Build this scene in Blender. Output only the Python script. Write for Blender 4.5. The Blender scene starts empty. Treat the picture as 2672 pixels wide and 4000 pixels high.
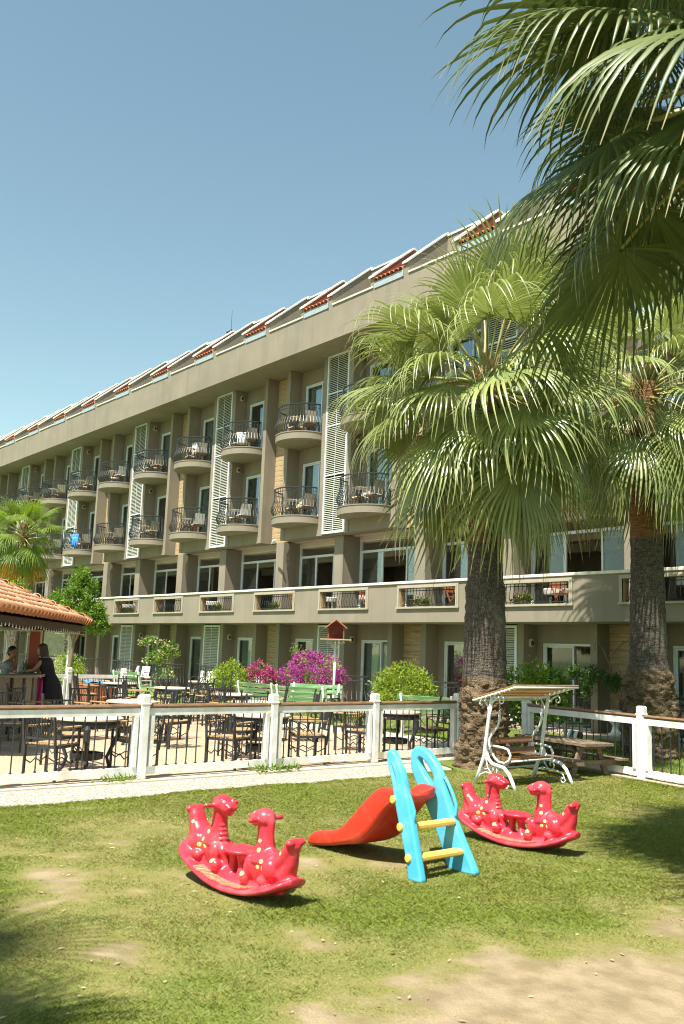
import bpy, math, random
import numpy as np
from mathutils import Vector, Matrix, noise as mnoise
from mathutils.bvhtree import BVHTree
S = bpy.context.scene
COL = S.collection
PI = math.pi
random.seed(7)
RNG = np.random.default_rng(7)

# ------------------------------------------------------------------ camera
R_cam = Matrix(((0.64098942, 0.7667262, 0.03554568), (-0.09595259, 0.12599241, -0.98737987), (-0.7615285, 0.62948935, 0.15432917)))
cam = bpy.data.cameras.new('camera')
cam.sensor_fit = 'VERTICAL'; cam.sensor_height = 36; cam.sensor_width = 24
cam.lens = 31.5; cam.clip_start = 0.1; cam.clip_end = 3000
cam.dof.use_dof = True; cam.dof.focus_distance = 22; cam.dof.aperture_fstop = 5.0
co = bpy.data.objects.new('camera', cam); COL.objects.link(co)
xr, yd, zf = R_cam[0], R_cam[1], R_cam[2]
M = Matrix((xr, -yd, -zf)).transposed().to_4x4(); M.translation = Vector((0, 0, 1.75))
co.matrix_world = M
S.camera = co

# ------------------------------------------------------------------ light
SUN_EL, SUN_AZ = math.radians(61.5), math.radians(20)     # azimuth measured from -Y towards +X
to_sun = Vector((math.sin(SUN_AZ)*math.cos(SUN_EL), -math.cos(SUN_AZ)*math.cos(SUN_EL), math.sin(SUN_EL)))
world = bpy.data.worlds.new('World'); S.world = world; world.use_nodes = True
wn = world.node_tree.nodes; wl = world.node_tree.links
bg = wn['Background']
sky = wn.new('ShaderNodeTexSky'); sky.sky_type = 'NISHITA'; sky.sun_disc = False
sky.sun_elevation = SUN_EL; sky.sun_rotation = PI - SUN_AZ
sky.air_density = 1.15; sky.dust_density = 0.55; sky.ozone_density = 1.0; sky.altitude = 0
tint = wn.new('ShaderNodeMix'); tint.data_type = 'RGBA'; tint.blend_type = 'MULTIPLY'; tint.inputs[0].default_value = 1
tint.inputs[7].default_value = (1.0, 1.04, 0.82, 1)
wl.new(sky.outputs[0], tint.inputs[6]); wl.new(tint.outputs[2], bg.inputs[0])
bg.inputs[1].default_value = 0.095
sd = bpy.data.lights.new('sun', 'SUN'); sd.energy = 5.0; sd.angle = math.radians(0.53); sd.color = (1.0, 0.95, 0.86)
so = bpy.data.objects.new('sun', sd); COL.objects.link(so)
so.rotation_euler = to_sun.to_track_quat('Z', 'Y').to_euler()
S.view_settings.view_transform = 'Standard'; S.view_settings.look = 'None'
S.view_settings.exposure = 1.14; S.view_settings.gamma = 1.0
S.render.engine = 'CYCLES'
S.cycles.filter_width = 1.1; S.cycles.max_bounces = 6; S.cycles.transparent_max_bounces = 8

# ------------------------------------------------------------------ helpers
def tag(o, label=None, cat=None, group=None, kind=None):
    if label: o['label'] = label
    if cat: o['category'] = cat
    if group: o['group'] = group
    if kind: o['kind'] = kind
    return o
def thing(name, loc, label, cat, group=None, rz=0.0):
    o = bpy.data.objects.new(name, None); o.empty_display_size = 0.1
    COL.objects.link(o); o.location = loc; o.rotation_euler = (0, 0, rz)
    return tag(o, label, cat, group)
def world_off(p):
    v = Vector((0, 0, 0))
    while p is not None:
        v = v + p.location; p = p.parent
    return v
CH = {}
def setparent(o, p):
    o.parent = p
    CH.setdefault(p.name, []).append(o)
class MB:
    def __init__(s): s.v = []; s.f = []
    def add(s, vs, fs):
        n = len(s.v); s.v.extend([tuple(v) for v in vs]); s.f.extend([tuple(i+n for i in f) for f in fs]); return s
    def box(s, x0, x1, y0, y1, z0, z1):
        return s.add([(x0,y0,z0),(x1,y0,z0),(x1,y1,z0),(x0,y1,z0),(x0,y0,z1),(x1,y0,z1),(x1,y1,z1),(x0,y1,z1)],
                     [(0,3,2,1),(4,5,6,7),(0,1,5,4),(1,2,6,5),(2,3,7,6),(3,0,4,7)])
    def bbox(s, x0, x1, y0, y1, z0, z1, b=0.01):       # box with chamfered edges
        b = min(b, abs(x1-x0)*.45, abs(y1-y0)*.45, abs(z1-z0)*.45)
        ring = lambda i, z: [(x0+i+b, y0+i, z), (x1-i-b, y0+i, z), (x1-i, y0+i+b, z), (x1-i, y1-i-b, z), (x1-i-b, y1-i, z), (x0+i+b, y1-i, z), (x0+i, y1-i-b, z), (x0+i, y0+i+b, z)]
        vs = ring(b*.9, z0) + ring(0, z0+b) + ring(0, z1-b) + ring(b*.9, z1)
        fs = [tuple(range(7, -1, -1)), tuple(range(24, 32))]
        for r in range(3):
            for k in range(8):
                a = r*8+k; c = r*8+(k+1) % 8
                fs.append((a, c, c+8, a+8))
        return s.add(vs, fs)
    def obox(s, c, hx, hy, hz, Mx):
        vs = [Vector(c)+Mx@Vector((sx*hx, sy*hy, sz*hz)) for sz in (-1,1) for sx, sy in ((-1,-1),(1,-1),(1,1),(-1,1))]
        return s.add(vs, [(0,3,2,1),(4,5,6,7),(0,1,5,4),(1,2,6,5),(2,3,7,6),(3,0,4,7)])
    def bar(s, p0, p1, w, h, up=(0,0,1)):
        p0 = Vector(p0); p1 = Vector(p1); d = (p1-p0); L = d.length; d.normalize()
        u = Vector(up)
        if abs(d.dot(u)) > .98: u = Vector((1, 0, 0))
        x = d.cross(u).normalized(); y = x.cross(d)
        return s.obox((p0+p1)/2, L/2, w/2, h/2, Matrix((d, x, y)).transposed())
    def tube(s, pts, r, n=6, closed=False, caps=True, flat=1.0):
        P = [Vector(p) for p in pts]; m = len(P)
        if m < 2: return s
        rr = r if hasattr(r, '__len__') else [r]*m
        T = []
        for i in range(m):
            a = P[(i-1) % m] if (closed or i > 0) else P[i]; b = P[(i+1) % m] if (closed or i < m-1) else P[i]
            t = (b-a)
            T.append(t.normalized() if t.length > 1e-9 else Vector((0, 0, 1)))
        u = Vector((0, 0, 1)) if abs(T[0].z) < .9 else Vector((1, 0, 0))
        N = (u - T[0]*u.dot(T[0])).normalized()
        vs = []
        for i in range(m):
            N = (N - T[i]*N.dot(T[i]))
            if N.length < 1e-6: N = Vector((1, 0, 0)) - T[i]*T[i].x
            N.normalize(); B = T[i].cross(N)
            for k in range(n):
                a = 2*PI*k/n
                vs.append(P[i] + (N*math.cos(a) + B*math.sin(a)*flat)*rr[i])
        fs = []
        for i in range(m if closed else m-1):
            for k in range(n):
                a = i*n+k; b = i*n+(k+1) % n; j = ((i+1) % m)*n
                fs.append((a, b, j+(k+1) % n, j+k))
        if caps and not closed:
            fs.append(tuple(range(n-1, -1, -1))); fs.append(tuple(range((m-1)*n, m*n)))
        return s.add(vs, fs)
    def cyl(s, p0, p1, r0, r1=None, n=10): return s.tube([p0, p1], [r0, r0 if r1 is None else r1], n)
    def lathe(s, c, prof, n=24, sx=1, sy=1):
        vs = []; fs = []
        for r, z in prof:
            for k in range(n):
                a = 2*PI*k/n; vs.append((c[0]+r*sx*math.cos(a), c[1]+r*sy*math.sin(a), c[2]+z))
        for i in range(len(prof)-1):
            for k in range(n):
                fs.append((i*n+k, i*n+(k+1) % n, (i+1)*n+(k+1) % n, (i+1)*n+k))
        fs.append(tuple(range(n-1, -1, -1))); fs.append(tuple(range((len(prof)-1)*n, len(prof)*n)))
        return s.add(vs, fs)
    def ell(s, c, r, Mx=None, nu=14, nv=9):
        Mx = Mx or Matrix.Identity(3); vs = []; fs = []; c = Vector(c)
        for i in range(1, nv):
            t = PI*i/nv
            for k in range(nu):
                a = 2*PI*k/nu
                vs.append(c + Mx@Vector((r[0]*math.sin(t)*math.cos(a), r[1]*math.sin(t)*math.sin(a), r[2]*math.cos(t))))
        n = len(vs); vs.append(c+Mx@Vector((0, 0, r[2]))); vs.append(c+Mx@Vector((0, 0, -r[2])))
        for i in range(nv-2):
            for k in range(nu):
                fs.append((i*nu+k, (i+1)*nu+k, (i+1)*nu+(k+1) % nu, i*nu+(k+1) % nu))
        for k in range(nu):
            fs.append((n, k, (k+1) % nu)); fs.append((n+1, (nv-2)*nu+(k+1) % nu, (nv-2)*nu+k))
        return s.add(vs, fs)
    def prism(s, poly, axis, a0, a1):          # poly of 2D points; axis 'x','y','z' extruded from a0 to a1
        def mk(p, a):
            if axis == 'x': return (a, p[0], p[1])
            if axis == 'y': return (p[0], a, p[1])
            return (p[0], p[1], a)
        n = len(poly)
        vs = [mk(p, a0) for p in poly] + [mk(p, a1) for p in poly]
        fs = [tuple(range(n-1, -1, -1)), tuple(range(n, 2*n))] + [(i, (i+1) % n, n+(i+1) % n, n+i) for i in range(n)]
        return s.add(vs, fs)
    def mesh(s, name, mat=None, off=None, smooth=False):
        me = bpy.data.meshes.new(name)
        vs = s.v if off is None else [(v[0]-off[0], v[1]-off[1], v[2]-off[2]) for v in s.v]
        me.from_pydata(vs, [], s.f); me.update()
        if mat: me.materials.append(mat)
        if smooth: me.polygons.foreach_set('use_smooth', [True]*len(me.polygons))
        return me
    def build(s, name, mat, parent=None, smooth=False, local=False, kind=None, angle=None):
        off = None
        if parent is not None and not local: off = world_off(parent)
        me = s.mesh(name, mat, off, smooth or angle is not None)
        o = bpy.data.objects.new(name, me); COL.objects.link(o)
        if parent is not None: setparent(o, parent)
        if kind: o['kind'] = kind
        if angle is not None:
            me.set_sharp_from_angle(angle=math.radians(angle))
        return o
def obj_from(me, name, parent=None, loc=(0, 0, 0), rot=None, scale=None, kind=None):
    o = bpy.data.objects.new(name, me); COL.objects.link(o); o.location = loc
    if rot is not None: o.rotation_euler = rot
    if scale is not None: o.scale = scale
    if parent is not None: setparent(o, parent)
    if kind: o['kind'] = kind
    return o
def copy_tree(o, parent=None, dloc=None):
    c = o.copy(); COL.objects.link(c)
    if parent is not None: setparent(c, parent)
    if dloc is not None: c.location = o.location + Vector(dloc)
    for ch in list(CH.get(o.name, [])): copy_tree(ch, c)
    return c
def npmesh(name, V, F, mat, smooth=False, attrs=None):
    me = bpy.data.meshes.new(name)
    V = np.asarray(V, dtype=np.float32); F = np.asarray(F, dtype=np.int32)
    k = F.shape[1]
    me.vertices.add(len(V)); me.vertices.foreach_set('co', V.ravel())
    me.loops.add(F.size); me.loops.foreach_set('vertex_index', F.ravel())
    me.polygons.add(len(F)); me.polygons.foreach_set('loop_start', np.arange(0, F.size, k, dtype=np.int32))
    me.polygons.foreach_set('loop_total', np.full(len(F), k, dtype=np.int32))
    me.update(calc_edges=True)
    if smooth: me.polygons.foreach_set('use_smooth', [True]*len(F))
    if mat: me.materials.append(mat)
    if attrs:
        for an, av in attrs.items():
            at = me.attributes.new(an, 'FLOAT', 'POINT'); at.data.foreach_set('value', np.asarray(av, dtype=np.float32))
    return me

# ------------------------------------------------------------------ materials
def newmat(name):
    m = bpy.data.materials.new(name); m.use_nodes = True
    nt = m.node_tree; return m, nt, nt.nodes['Principled BSDF'], nt.nodes, nt.links
def setrough(p, rough, metal=0, spec=.5):
    p.inputs['Roughness'].default_value = rough; p.inputs['Metallic'].default_value = metal
    p.inputs['Specular IOR Level'].default_value = spec
def mat(name, c1, c2=None, rough=.6, scale=4, detail=5, bump=0, bscale=None, metal=0, spec=.5, stretch=(1, 1, 1), dist=.01, c3=None, s3=1.0, lo=.35, hi=.65):
    m, nt, p, N, L = newmat(name)
    setrough(p, rough, metal, spec)
    tc = N.new('ShaderNodeTexCoord'); mp = N.new('ShaderNodeMapping'); mp.inputs['Scale'].default_value = stretch
    L.new(tc.outputs['Object'], mp.inputs[0])
    if c2 is None:
        p.inputs['Base Color'].default_value = (*c1, 1)
    else:
        n = N.new('ShaderNodeTexNoise'); n.inputs['Scale'].default_value = scale; n.inputs['Detail'].default_value = detail
        L.new(mp.outputs[0], n.inputs[0])
        r = N.new('ShaderNodeMapRange'); r.inputs[1].default_value = lo; r.inputs[2].default_value = hi
        L.new(n.outputs[0], r.inputs[0])
        mx = N.new('ShaderNodeMix'); mx.data_type = 'RGBA'; mx.inputs[6].default_value = (*c1, 1); mx.inputs[7].default_value = (*c2, 1)
        L.new(r.outputs[0], mx.inputs[0]); out = mx.outputs[2]
        if c3 is not None:
            n3 = N.new('ShaderNodeTexNoise'); n3.inputs['Scale'].default_value = s3; n3.inputs['Detail'].default_value = 6
            L.new(mp.outputs[0], n3.inputs[0])
            r3 = N.new('ShaderNodeMapRange'); r3.inputs[1].default_value = .5; r3.inputs[2].default_value = .72
            L.new(n3.outputs[0], r3.inputs[0])
            m3 = N.new('ShaderNodeMix'); m3.data_type = 'RGBA'; m3.inputs[7].default_value = (*c3, 1)
            L.new(r3.outputs[0], m3.inputs[0]); L.new(out, m3.inputs[6]); out = m3.outputs[2]
        L.new(out, p.inputs['Base Color'])
    if bump:
        nb = N.new('ShaderNodeTexNoise'); nb.inputs['Scale'].default_value = bscale or scale*4; nb.inputs['Detail'].default_value = 8
        L.new(mp.outputs[0], nb.inputs[0])
        b = N.new('ShaderNodeBump'); b.inputs['Strength'].default_value = bump; b.inputs['Distance'].default_value = dist
        L.new(nb.outputs[0], b.inputs['Height']); L.new(b.outputs[0], p.inputs['Normal'])
    return m
def leafmat(name, c1, c2, tipc=None, trans=.35, rough=.45, spec=.4, use_tip=False, tip_lo=.8, tip_hi=1.0):
    m, nt, p, N, L = newmat(name)
    setrough(p, rough, 0, spec)
    geo = N.new('ShaderNodeNewGeometry'); oi = N.new('ShaderNodeObjectInfo')
    mx = N.new('ShaderNodeMix'); mx.data_type = 'RGBA'; mx.inputs[6].default_value = (*c1, 1); mx.inputs[7].default_value = (*c2, 1)
    if use_tip:
        ad = N.new('ShaderNodeMath'); ad.operation = 'ADD'; ad.use_clamp = False
        ns = N.new('ShaderNodeTexNoise'); ns.inputs['Scale'].default_value = 3
        tc = N.new('ShaderNodeTexCoord'); L.new(tc.outputs['Object'], ns.inputs[0])
        ml = N.new('ShaderNodeMath'); ml.operation = 'MULTIPLY'; ml.inputs[1].default_value = .75
        L.new(geo.outputs['Random Per Island'], ml.inputs[0]); L.new(ml.outputs[0], ad.inputs[0])
        m2 = N.new('ShaderNodeMath'); m2.operation = 'MULTIPLY'; m2.inputs[1].default_value = .8; L.new(ns.outputs[0], m2.inputs[0])
        L.new(m2.outputs[0], ad.inputs[1]); L.new(ad.outputs[0], mx.inputs[0])
    else:
        L.new(geo.outputs['Random Per Island'], mx.inputs[0])
    out = mx.outputs[2]
    if use_tip:
        at = N.new('ShaderNodeAttribute'); at.attribute_name = 'tip'
        r = N.new('ShaderNodeMapRange'); r.inputs[1].default_value = tip_lo; r.inputs[2].default_value = tip_hi
        L.new(at.outputs['Fac'], r.inputs[0])
        m3 = N.new('ShaderNodeMix'); m3.data_type = 'RGBA'; m3.inputs[7].default_value = (*tipc, 1)
        L.new(r.outputs[0], m3.inputs[0]); L.new(out, m3.inputs[6]); out = m3.outputs[2]
    L.new(out, p.inputs['Base Color'])
    tr = N.new('ShaderNodeBsdfTranslucent'); ms = N.new('ShaderNodeMixShader'); ms.inputs[0].default_value = trans
    hs = N.new('ShaderNodeHueSaturation'); hs.inputs['Value'].default_value = 1.5; hs.inputs['Saturation'].default_value = 1.15
    L.new(out, hs.inputs['Color']); L.new(hs.outputs[0], tr.inputs[0])
    L.new(p.outputs[0], ms.inputs[1]); L.new(tr.outputs[0], ms.inputs[2])
    L.new(ms.outputs[0], N['Material Output'].inputs[0])
    return m
WALL = mat('olive_beige_render', (.222, .190, .140), (.248, .213, .158), .85, 1.2, 6, .35, 60, dist=.006, c3=(.192, .169, .126), s3=.5)
def streaks(m):
    nt = m.node_tree; N = nt.nodes; L = nt.links; p = N['Principled BSDF']
    src = p.inputs['Base Color'].links[0].from_socket
    tc = N.new('ShaderNodeNewGeometry'); mp = N.new('ShaderNodeMapping'); mp.inputs['Scale'].default_value = (2.2, 2.2, .12); L.new(tc.outputs['Position'], mp.inputs[0])
    n = N.new('ShaderNodeTexNoise'); n.inputs['Scale'].default_value = 1.6; n.inputs['Detail'].default_value = 7; L.new(mp.outputs[0], n.inputs[0])
    r = N.new('ShaderNodeMapRange'); r.inputs[1].default_value = .52; r.inputs[2].default_value = .78; r.inputs[4].default_value = .55; L.new(n.outputs[0], r.inputs[0])
    mx = N.new('ShaderNodeMix'); mx.data_type = 'RGBA'; mx.inputs[7].default_value = (.15, .132, .10, 1); L.new(r.outputs[0], mx.inputs[0]); L.new(src, mx.inputs[6])
    n2 = N.new('ShaderNodeTexNoise'); n2.inputs['Scale'].default_value = .9; n2.inputs['Detail'].default_value = 9; L.new(tc.outputs['Position'], n2.inputs[0])
    r2 = N.new('ShaderNodeMapRange'); r2.inputs[1].default_value = .60; r2.inputs[2].default_value = .70; r2.inputs[4].default_value = .30; L.new(n2.outputs[0], r2.inputs[0])
    m2 = N.new('ShaderNodeMix'); m2.data_type = 'RGBA'; m2.inputs[7].default_value = (.27, .245, .19, 1); L.new(r2.outputs[0], m2.inputs[0]); L.new(mx.outputs[2], m2.inputs[6])
    L.new(m2.outputs[2], p.inputs['Base Color'])
streaks(WALL)
CAPW = mat('white_coping', (.78, .75, .66), (.60, .57, .48), .7, 5, bump=.2)
TRIM = mat('cream_trim', (.37, .335, .245), (.33, .30, .22), .7, 5, bump=.2)
ALU = mat('white_aluminium', (.66, .72, .73), (.58, .64, .65), .4, 3)
SHUT = mat('shutter_cream', (.62, .62, .52), (.54, .54, .44), .55, 8)
BLUEF = mat('pale_blue_flashing', (.34, .39, .42), (.28, .33, .36), .5, 6)
REDW = mat('red_plaster', (.21, .07, .05), (.16, .05, .038), .8, 6, bump=.3)
TILE = mat('terracotta_tile', (.46, .16, .07), (.33, .10, .045), .8, 9, bump=.4, bscale=40)
KTILE = mat('old_terracotta_tile', (.47, .215, .095), (.33, .125, .055), .85, 5, bump=.5, bscale=45, c3=(.50, .30, .18), s3=3)
IRON = mat('black_iron', (.018, .02, .022), (.035, .036, .035), .45, 20, bump=.2)
RAILM = mat('dark_metal_handrail', (.028, .031, .029), (.020, .023, .021), .35, 10)
WHITEP = mat('white_painted_wood', (.80, .80, .76), (.70, .70, .65), .5, 6, bump=.15, bscale=30, c3=(.62, .58, .46), s3=3)
WHITEM = mat('white_enamel', (.82, .82, .78), (.74, .74, .68), .35, 12)
HANDR = mat('varnished_brown_rail', (.16, .085, .04), (.24, .14, .07), .45, 8, stretch=(6, 1, 6), bump=.15)
def plankmat(name, c1, c2, sx=1.0, sz=9.0, sy=1.0):
    return mat(name, c1, c2, .6, 2.2, 8, .15, 12, stretch=(sx, sy, sz), c3=tuple(x*.6 for x in c1), s3=1.4)
TIMB = plankmat('golden_timber_cladding', (.36, .25, .135), (.47, .35, .20))
SEATW = mat('worn_seat_wood', (.42, .27, .12), (.26, .16, .075), .65, 10, bump=.2, c3=(.5, .38, .2), s3=8)
SWINGW = mat('brown_varnished_slat', (.17, .075, .03), (.25, .12, .05), .4, 5, stretch=(4, 1, 4), bump=.1)
ROOFW = mat('sun_bleached_slat', (.42, .22, .07), (.28, .13, .05), .5, 5, stretch=(4, 1, 4))
PICW = mat('weathered_timber', (.21, .15, .10), (.13, .09, .06), .8, 6, stretch=(2, 2, 8), bump=.4, c3=(.3, .22, .14), s3=2)
STONETOP = mat('beige_stone_tabletop', (.60, .50, .40), (.52, .43, .35), .5, 14)
CUSH = mat('cream_cushion', (.62, .53, .35), (.54, .45, .29), .9, 10)
CUSHB = mat('beige_chair_back', (.36, .32, .24), (.42, .37, .28), .9, 10)
CUSHW = mat('white_cushion', (.78, .76, .70), (.68, .66, .6), .9, 8)
WICK = mat('orange_wicker', (.34, .19, .08), (.22, .12, .05), .7, 60)
GREENP = mat("green_painted_slat", (.075, .19, .07), (.12, .25, .09), .5, 5, stretch=(1, 4, 4), bump=.2, c3=(.24, .36, .17), s3=4)
def glass_mat(name, col, rough=.03, mixf=.55):
    m, nt, p, N, L = newmat(name)
    setrough(p, rough, 0, .8); p.inputs['Base Color'].default_value = (*col, 1)
    tr = N.new('ShaderNodeBsdfTransparent'); tr.inputs[0].default_value = (.80, .84, .82, 1)
    gl = N.new('ShaderNodeBsdfGlossy'); gl.inputs['Roughness'].default_value = rough; gl.inputs[0].default_value = (.9, .95, 1, 1)
    fr = N.new('ShaderNodeFresnel'); fr.inputs[0].default_value = 1.6
    mr = N.new('ShaderNodeMath'); mr.operation = 'MULTIPLY_ADD'; mr.inputs[1].default_value = .55; mr.inputs[2].default_value = .02; mr.use_clamp = True
    L.new(fr.outputs[0], mr.inputs[0])
    ms = N.new('ShaderNodeMixShader'); L.new(mr.outputs[0], ms.inputs[0]); L.new(tr.outputs[0], ms.inputs[1]); L.new(gl.outputs[0], ms.inputs[2])
    L.new(ms.outputs[0], N['Material Output'].inputs[0])
    return m
CURT2 = mat('dark_brown_curtain', (.16, .13, .10), (.10, .08, .065), .9, 3, stretch=(3, 1, .2))
GLASS = glass_mat('window_glass', (.1, .13, .13))
CURT = mat('teal_grey_curtain', (.50, .535, .50), (.38, .41, .39), .9, 3, stretch=(3, 1, .2))
DARKIN = mat('dim_interior_plaster', (.30, .25, .18), (.24, .2, .15), .9, 2)
PLATE = mat('ceiling_plaster', (.55, .48, .38), (.5, .44, .35), .9, 2)
DARKW = mat('dark_brown_joinery', (.035, .02, .014), (.02, .012, .01), .5, 8)
RED = mat('red_plastic', (.60, .035, .055), (.54, .028, .045), .30, 4, bump=.05, bscale=30, c3=(.64, .10, .12), s3=4)
ORED = mat('orange_red_plastic', (.62, .04, .02), (.54, .032, .016), .42, 3, bump=.06, bscale=20, c3=(.64, .09, .05), s3=5)
CYAN = mat('sky_blue_plastic', (.06, .40, .56), (.085, .45, .62), .4, 3, bump=.06, bscale=20, c3=(.16, .5, .62), s3=5)
YEL = mat('yellow_plastic', (.80, .46, .08), (.80, .50, .13), .35, 4)
SPOT = mat('cream_yellow_spot', (.85, .66, .22), None, .4)
FADE = mat('sun_faded_footplate', (.70, .34, .20), (.62, .10, .07), .6, 14, stretch=(9, 1.5, 1), lo=.4, hi=.6)
EYEW = mat('eye_silver', (.5, .5, .5), None, .3)
EYEB = mat('eye_black', (.02, .02, .02), None, .2)
LEAFG = leafmat('citrus_leaf', (.085, .17, .02), (.19, .29, .04), trans=.35)
LEAFY = leafmat('yellow_green_leaf', (.16, .24, .03), (.30, .36, .06), trans=.4)
LEAFD = leafmat('dark_climber_leaf', (.04, .085, .02), (.09, .15, .03), trans=.3)
BOUG = leafmat('magenta_bract', (.26, .025, .20), (.52, .13, .38), trans=.4)
BOUGR = leafmat('pink_red_bract', (.32, .025, .15), (.52, .14, .28), trans=.4)
ROSE = leafmat('pale_rose_petal', (.75, .62, .40), (.78, .50, .42), trans=.3)
TWIG = mat('twig_bark', (.16, .11, .07), (.24, .18, .12), .9, 8, bump=.3)
GREENW = mat('turquoise_glazed', (.05, .2, .15), None, .4)

# ------------------------------------------------------------------ value noise helper for the lawn
def vnoise(x, y, seed, freq):
    r = np.random.default_rng(seed); g = r.random((64, 64))
    x = np.asarray(x)*freq+100.3; y = np.asarray(y)*freq+57.1
    xi = np.floor(x).astype(int); yi = np.floor(y).astype(int); fx = x-xi; fy = y-yi
    fx = fx*fx*(3-2*fx); fy = fy*fy*(3-2*fy)
    G = lambda a, b: g[a % 64, b % 64]
    return (G(xi, yi)*(1-fx)*(1-fy)+G(xi+1, yi)*fx*(1-fy)+G(xi, yi+1)*(1-fx)*fy+G(xi+1, yi+1)*fx*fy)
def fbm(x, y, seed, f0=.5, oct=5):
    s = 0; a = 1; t = 0
    for i in range(oct):
        s = s+a*vnoise(x, y, seed+i, f0*2**i); t += a; a *= .55
    return s/t
def fwd(x, y):      # distance along the view heading on the ground
    return -.77*x+.636*y
def grassness(x, y):
    """1 lush grass ... 0 bare sand"""
    n = fbm(x, y, 11, .9, 5)
    # bare ground lies in a tongue near the viewer on the right
    dx = x+1.9; dy = y-4.3
    u = dx*.62+dy*.78; v = -dx*.78+dy*.62
    wv = (fbm(x, y, 5, 1.3, 4)-.5)*1.5
    bare = np.clip((x+4.15+wv*.75)/.75, 0, 1)*np.clip((y-2.3)/.6, 0, 1)*(1-np.clip((y-6.3)/.7, 0, 1))*.82
    bare2 = np.exp(-((x+4.5)/.22)**2-((y-3.6)/.2)**2)*.5+np.exp(-((x+4.9)/.4)**2-((y-2.5)/.25)**2)*.5
    bare3 = np.exp(-((x+6.7)/.5)**2-((y-2.87)/.22)**2)*.4+np.exp(-((x+8.3)/.5)**2-((y-3.2)/.2)**2)*.3+np.exp(-((x+6.2)/.3)**2-((y-4.9)/.2)**2)*.35
    far = np.clip((fwd(x, y)-8.5)/3, 0, 1)*.25
    g = .78+far-(n-.5)*-1.9-bare-bare2-bare3
    n2 = fbm(x, y, 31, 3.0, 3); n3 = fbm(x, y, 41, 7.0, 3)
    g = g-np.clip((n2-.60)*2.6, 0, 1)*(.55-far)+(n3-.5)*.45
    return np.clip(g, 0, 1)

# ================================================================== SETTING
def sheet(name, x0, x1, y0, y1, z, m, t=0.05, kind='structure'):
    b = MB(); b.box(x0, x1, y0, y1, z-t, z); o = b.build(name, m); o['kind'] = kind; return o
GROUNDM = mat('far_ground_grass', (.06, .10, .02), (.10, .14, .035), .95, 2, 6)
sheet('ground', -900, 700, -700, 900, -0.10, GROUNDM)
# --- front lawn sheet with a grass attribute
def lawn_material():
    m, nt, p, N, L = newmat('lawn_soil'); setrough(p, .95, 0, .2)
    at = N.new('ShaderNodeAttribute'); at.attribute_name = 'grass'
    tc = N.new('ShaderNodeTexCoord')
    def noise(sc, d=6):
        n = N.new('ShaderNodeTexNoise'); n.inputs['Scale'].default_value = sc; n.inputs['Detail'].default_value = d
        L.new(tc.outputs['Object'], n.inputs[0]); return n.outputs[0]
    def mix(f, a, b):
        x = N.new('ShaderNodeMix'); x.data_type = 'RGBA'
        if isinstance(f, float): x.inputs[0].default_value = f
        else: L.new(f, x.inputs[0])
        for s, i in ((a, 6), (b, 7)):
            if isinstance(s, tuple): x.inputs[i].default_value = (*s, 1)
            else: L.new(s, x.inputs[i])
        return x.outputs[2]
    def rng(v, a, b):
        r = N.new('ShaderNodeMapRange'); r.inputs[1].default_value = a; r.inputs[2].default_value = b; L.new(v, r.inputs[0]); return r.outputs[0]
    sand = mix(rng(noise(5), .38, .62), (.20, .155, .09), (.30, .235, .145))
    sand = mix(rng(noise(120, 3), .55, .75), sand, (.24, .165, .085))
    thatch = mix(rng(noise(30), .4, .6), (.20, .175, .06), (.15, .16, .035))
    g = mix(rng(noise(60), .4, .6), (.09, .13, .024), (.15, .18, .04))
    ad = N.new('ShaderNodeMath'); ad.operation = 'MULTIPLY_ADD'; ad.inputs[1].default_value = .5; L.new(noise(45, 4), ad.inputs[0])
    L.new(at.outputs['Fac'], ad.inputs[2])
    c = mix(rng(ad.outputs[0], .30, .62), sand, thatch)
    c = mix(rng(ad.outputs[0], .62, 1.05), c, g)
    L.new(c, p.inputs['Base Color'])
    b = N.new('ShaderNodeBump'); b.inputs['Strength'].default_value = .6; b.inputs['Distance'].default_value = .02
    nn_ = N.new('ShaderNodeMath'); nn_.operation = 'ADD'; L.new(noise(70, 8), nn_.inputs[0]); L.new(noise(14, 5), nn_.inputs[1]); L.new(nn_.outputs[0], b.inputs['Height']); L.new(b.outputs[0], p.inputs['Normal'])
    return m
def path_edge(y):      # x of the lawn/path edge
    return -9.72+.05*np.sin(y*1.7)+.03*np.sin(y*5.1)
def lawn_mesh():
    ys = np.arange(-8, 12.6, .08); us = np.linspace(0, 1, 200)
    V = []; A = []
    Y, U = np.meshgrid(ys, us, indexing='ij')
    X0 = np.where(Y < 10.9, path_edge(Y), -11.0)
    X0 = np.where((Y >= 10.6) & (Y < 11.2), -9.72+(Y-10.6)/.6*(-1.28), X0)
    X = X0+(4.5-X0)*U
    Z = .012*(fbm(X, Y, 51, .5, 3)-.5)
    g = grassness(X, Y)
    V = np.stack([X, Y, Z], -1).reshape(-1, 3); ny, nx = X.shape
    idx = np.arange(ny*nx).reshape(ny, nx)
    F = np.stack([idx[:-1, :-1], idx[:-1, 1:], idx[1:, 1:], idx[1:, :-1]], -1).reshape(-1, 4)
    me = npmesh('lawn', V, F, lawn_material(), True, {'grass': g.ravel()})
    o = obj_from(me, 'lawn'); o['kind'] = 'structure'
lawn_mesh()
PEB = mat('washed_pebble_concrete', (.42, .38, .31), (.17, .145, .11), .85, 45, 3, .6, 60, dist=.015, c3=(.55, .51, .44), s3=38, lo=.45, hi=.56)
sheet('pebble_path', -10.85, -9.5, -8, 11.6, -.012, PEB)
KERB = mat('pale_kerb', (.55, .47, .36), (.48, .41, .31), .85, 6, bump=.3)
sheet('patio_kerb', -11.16, -10.85, -8, 13.2, .006, KERB, .1)
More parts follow.
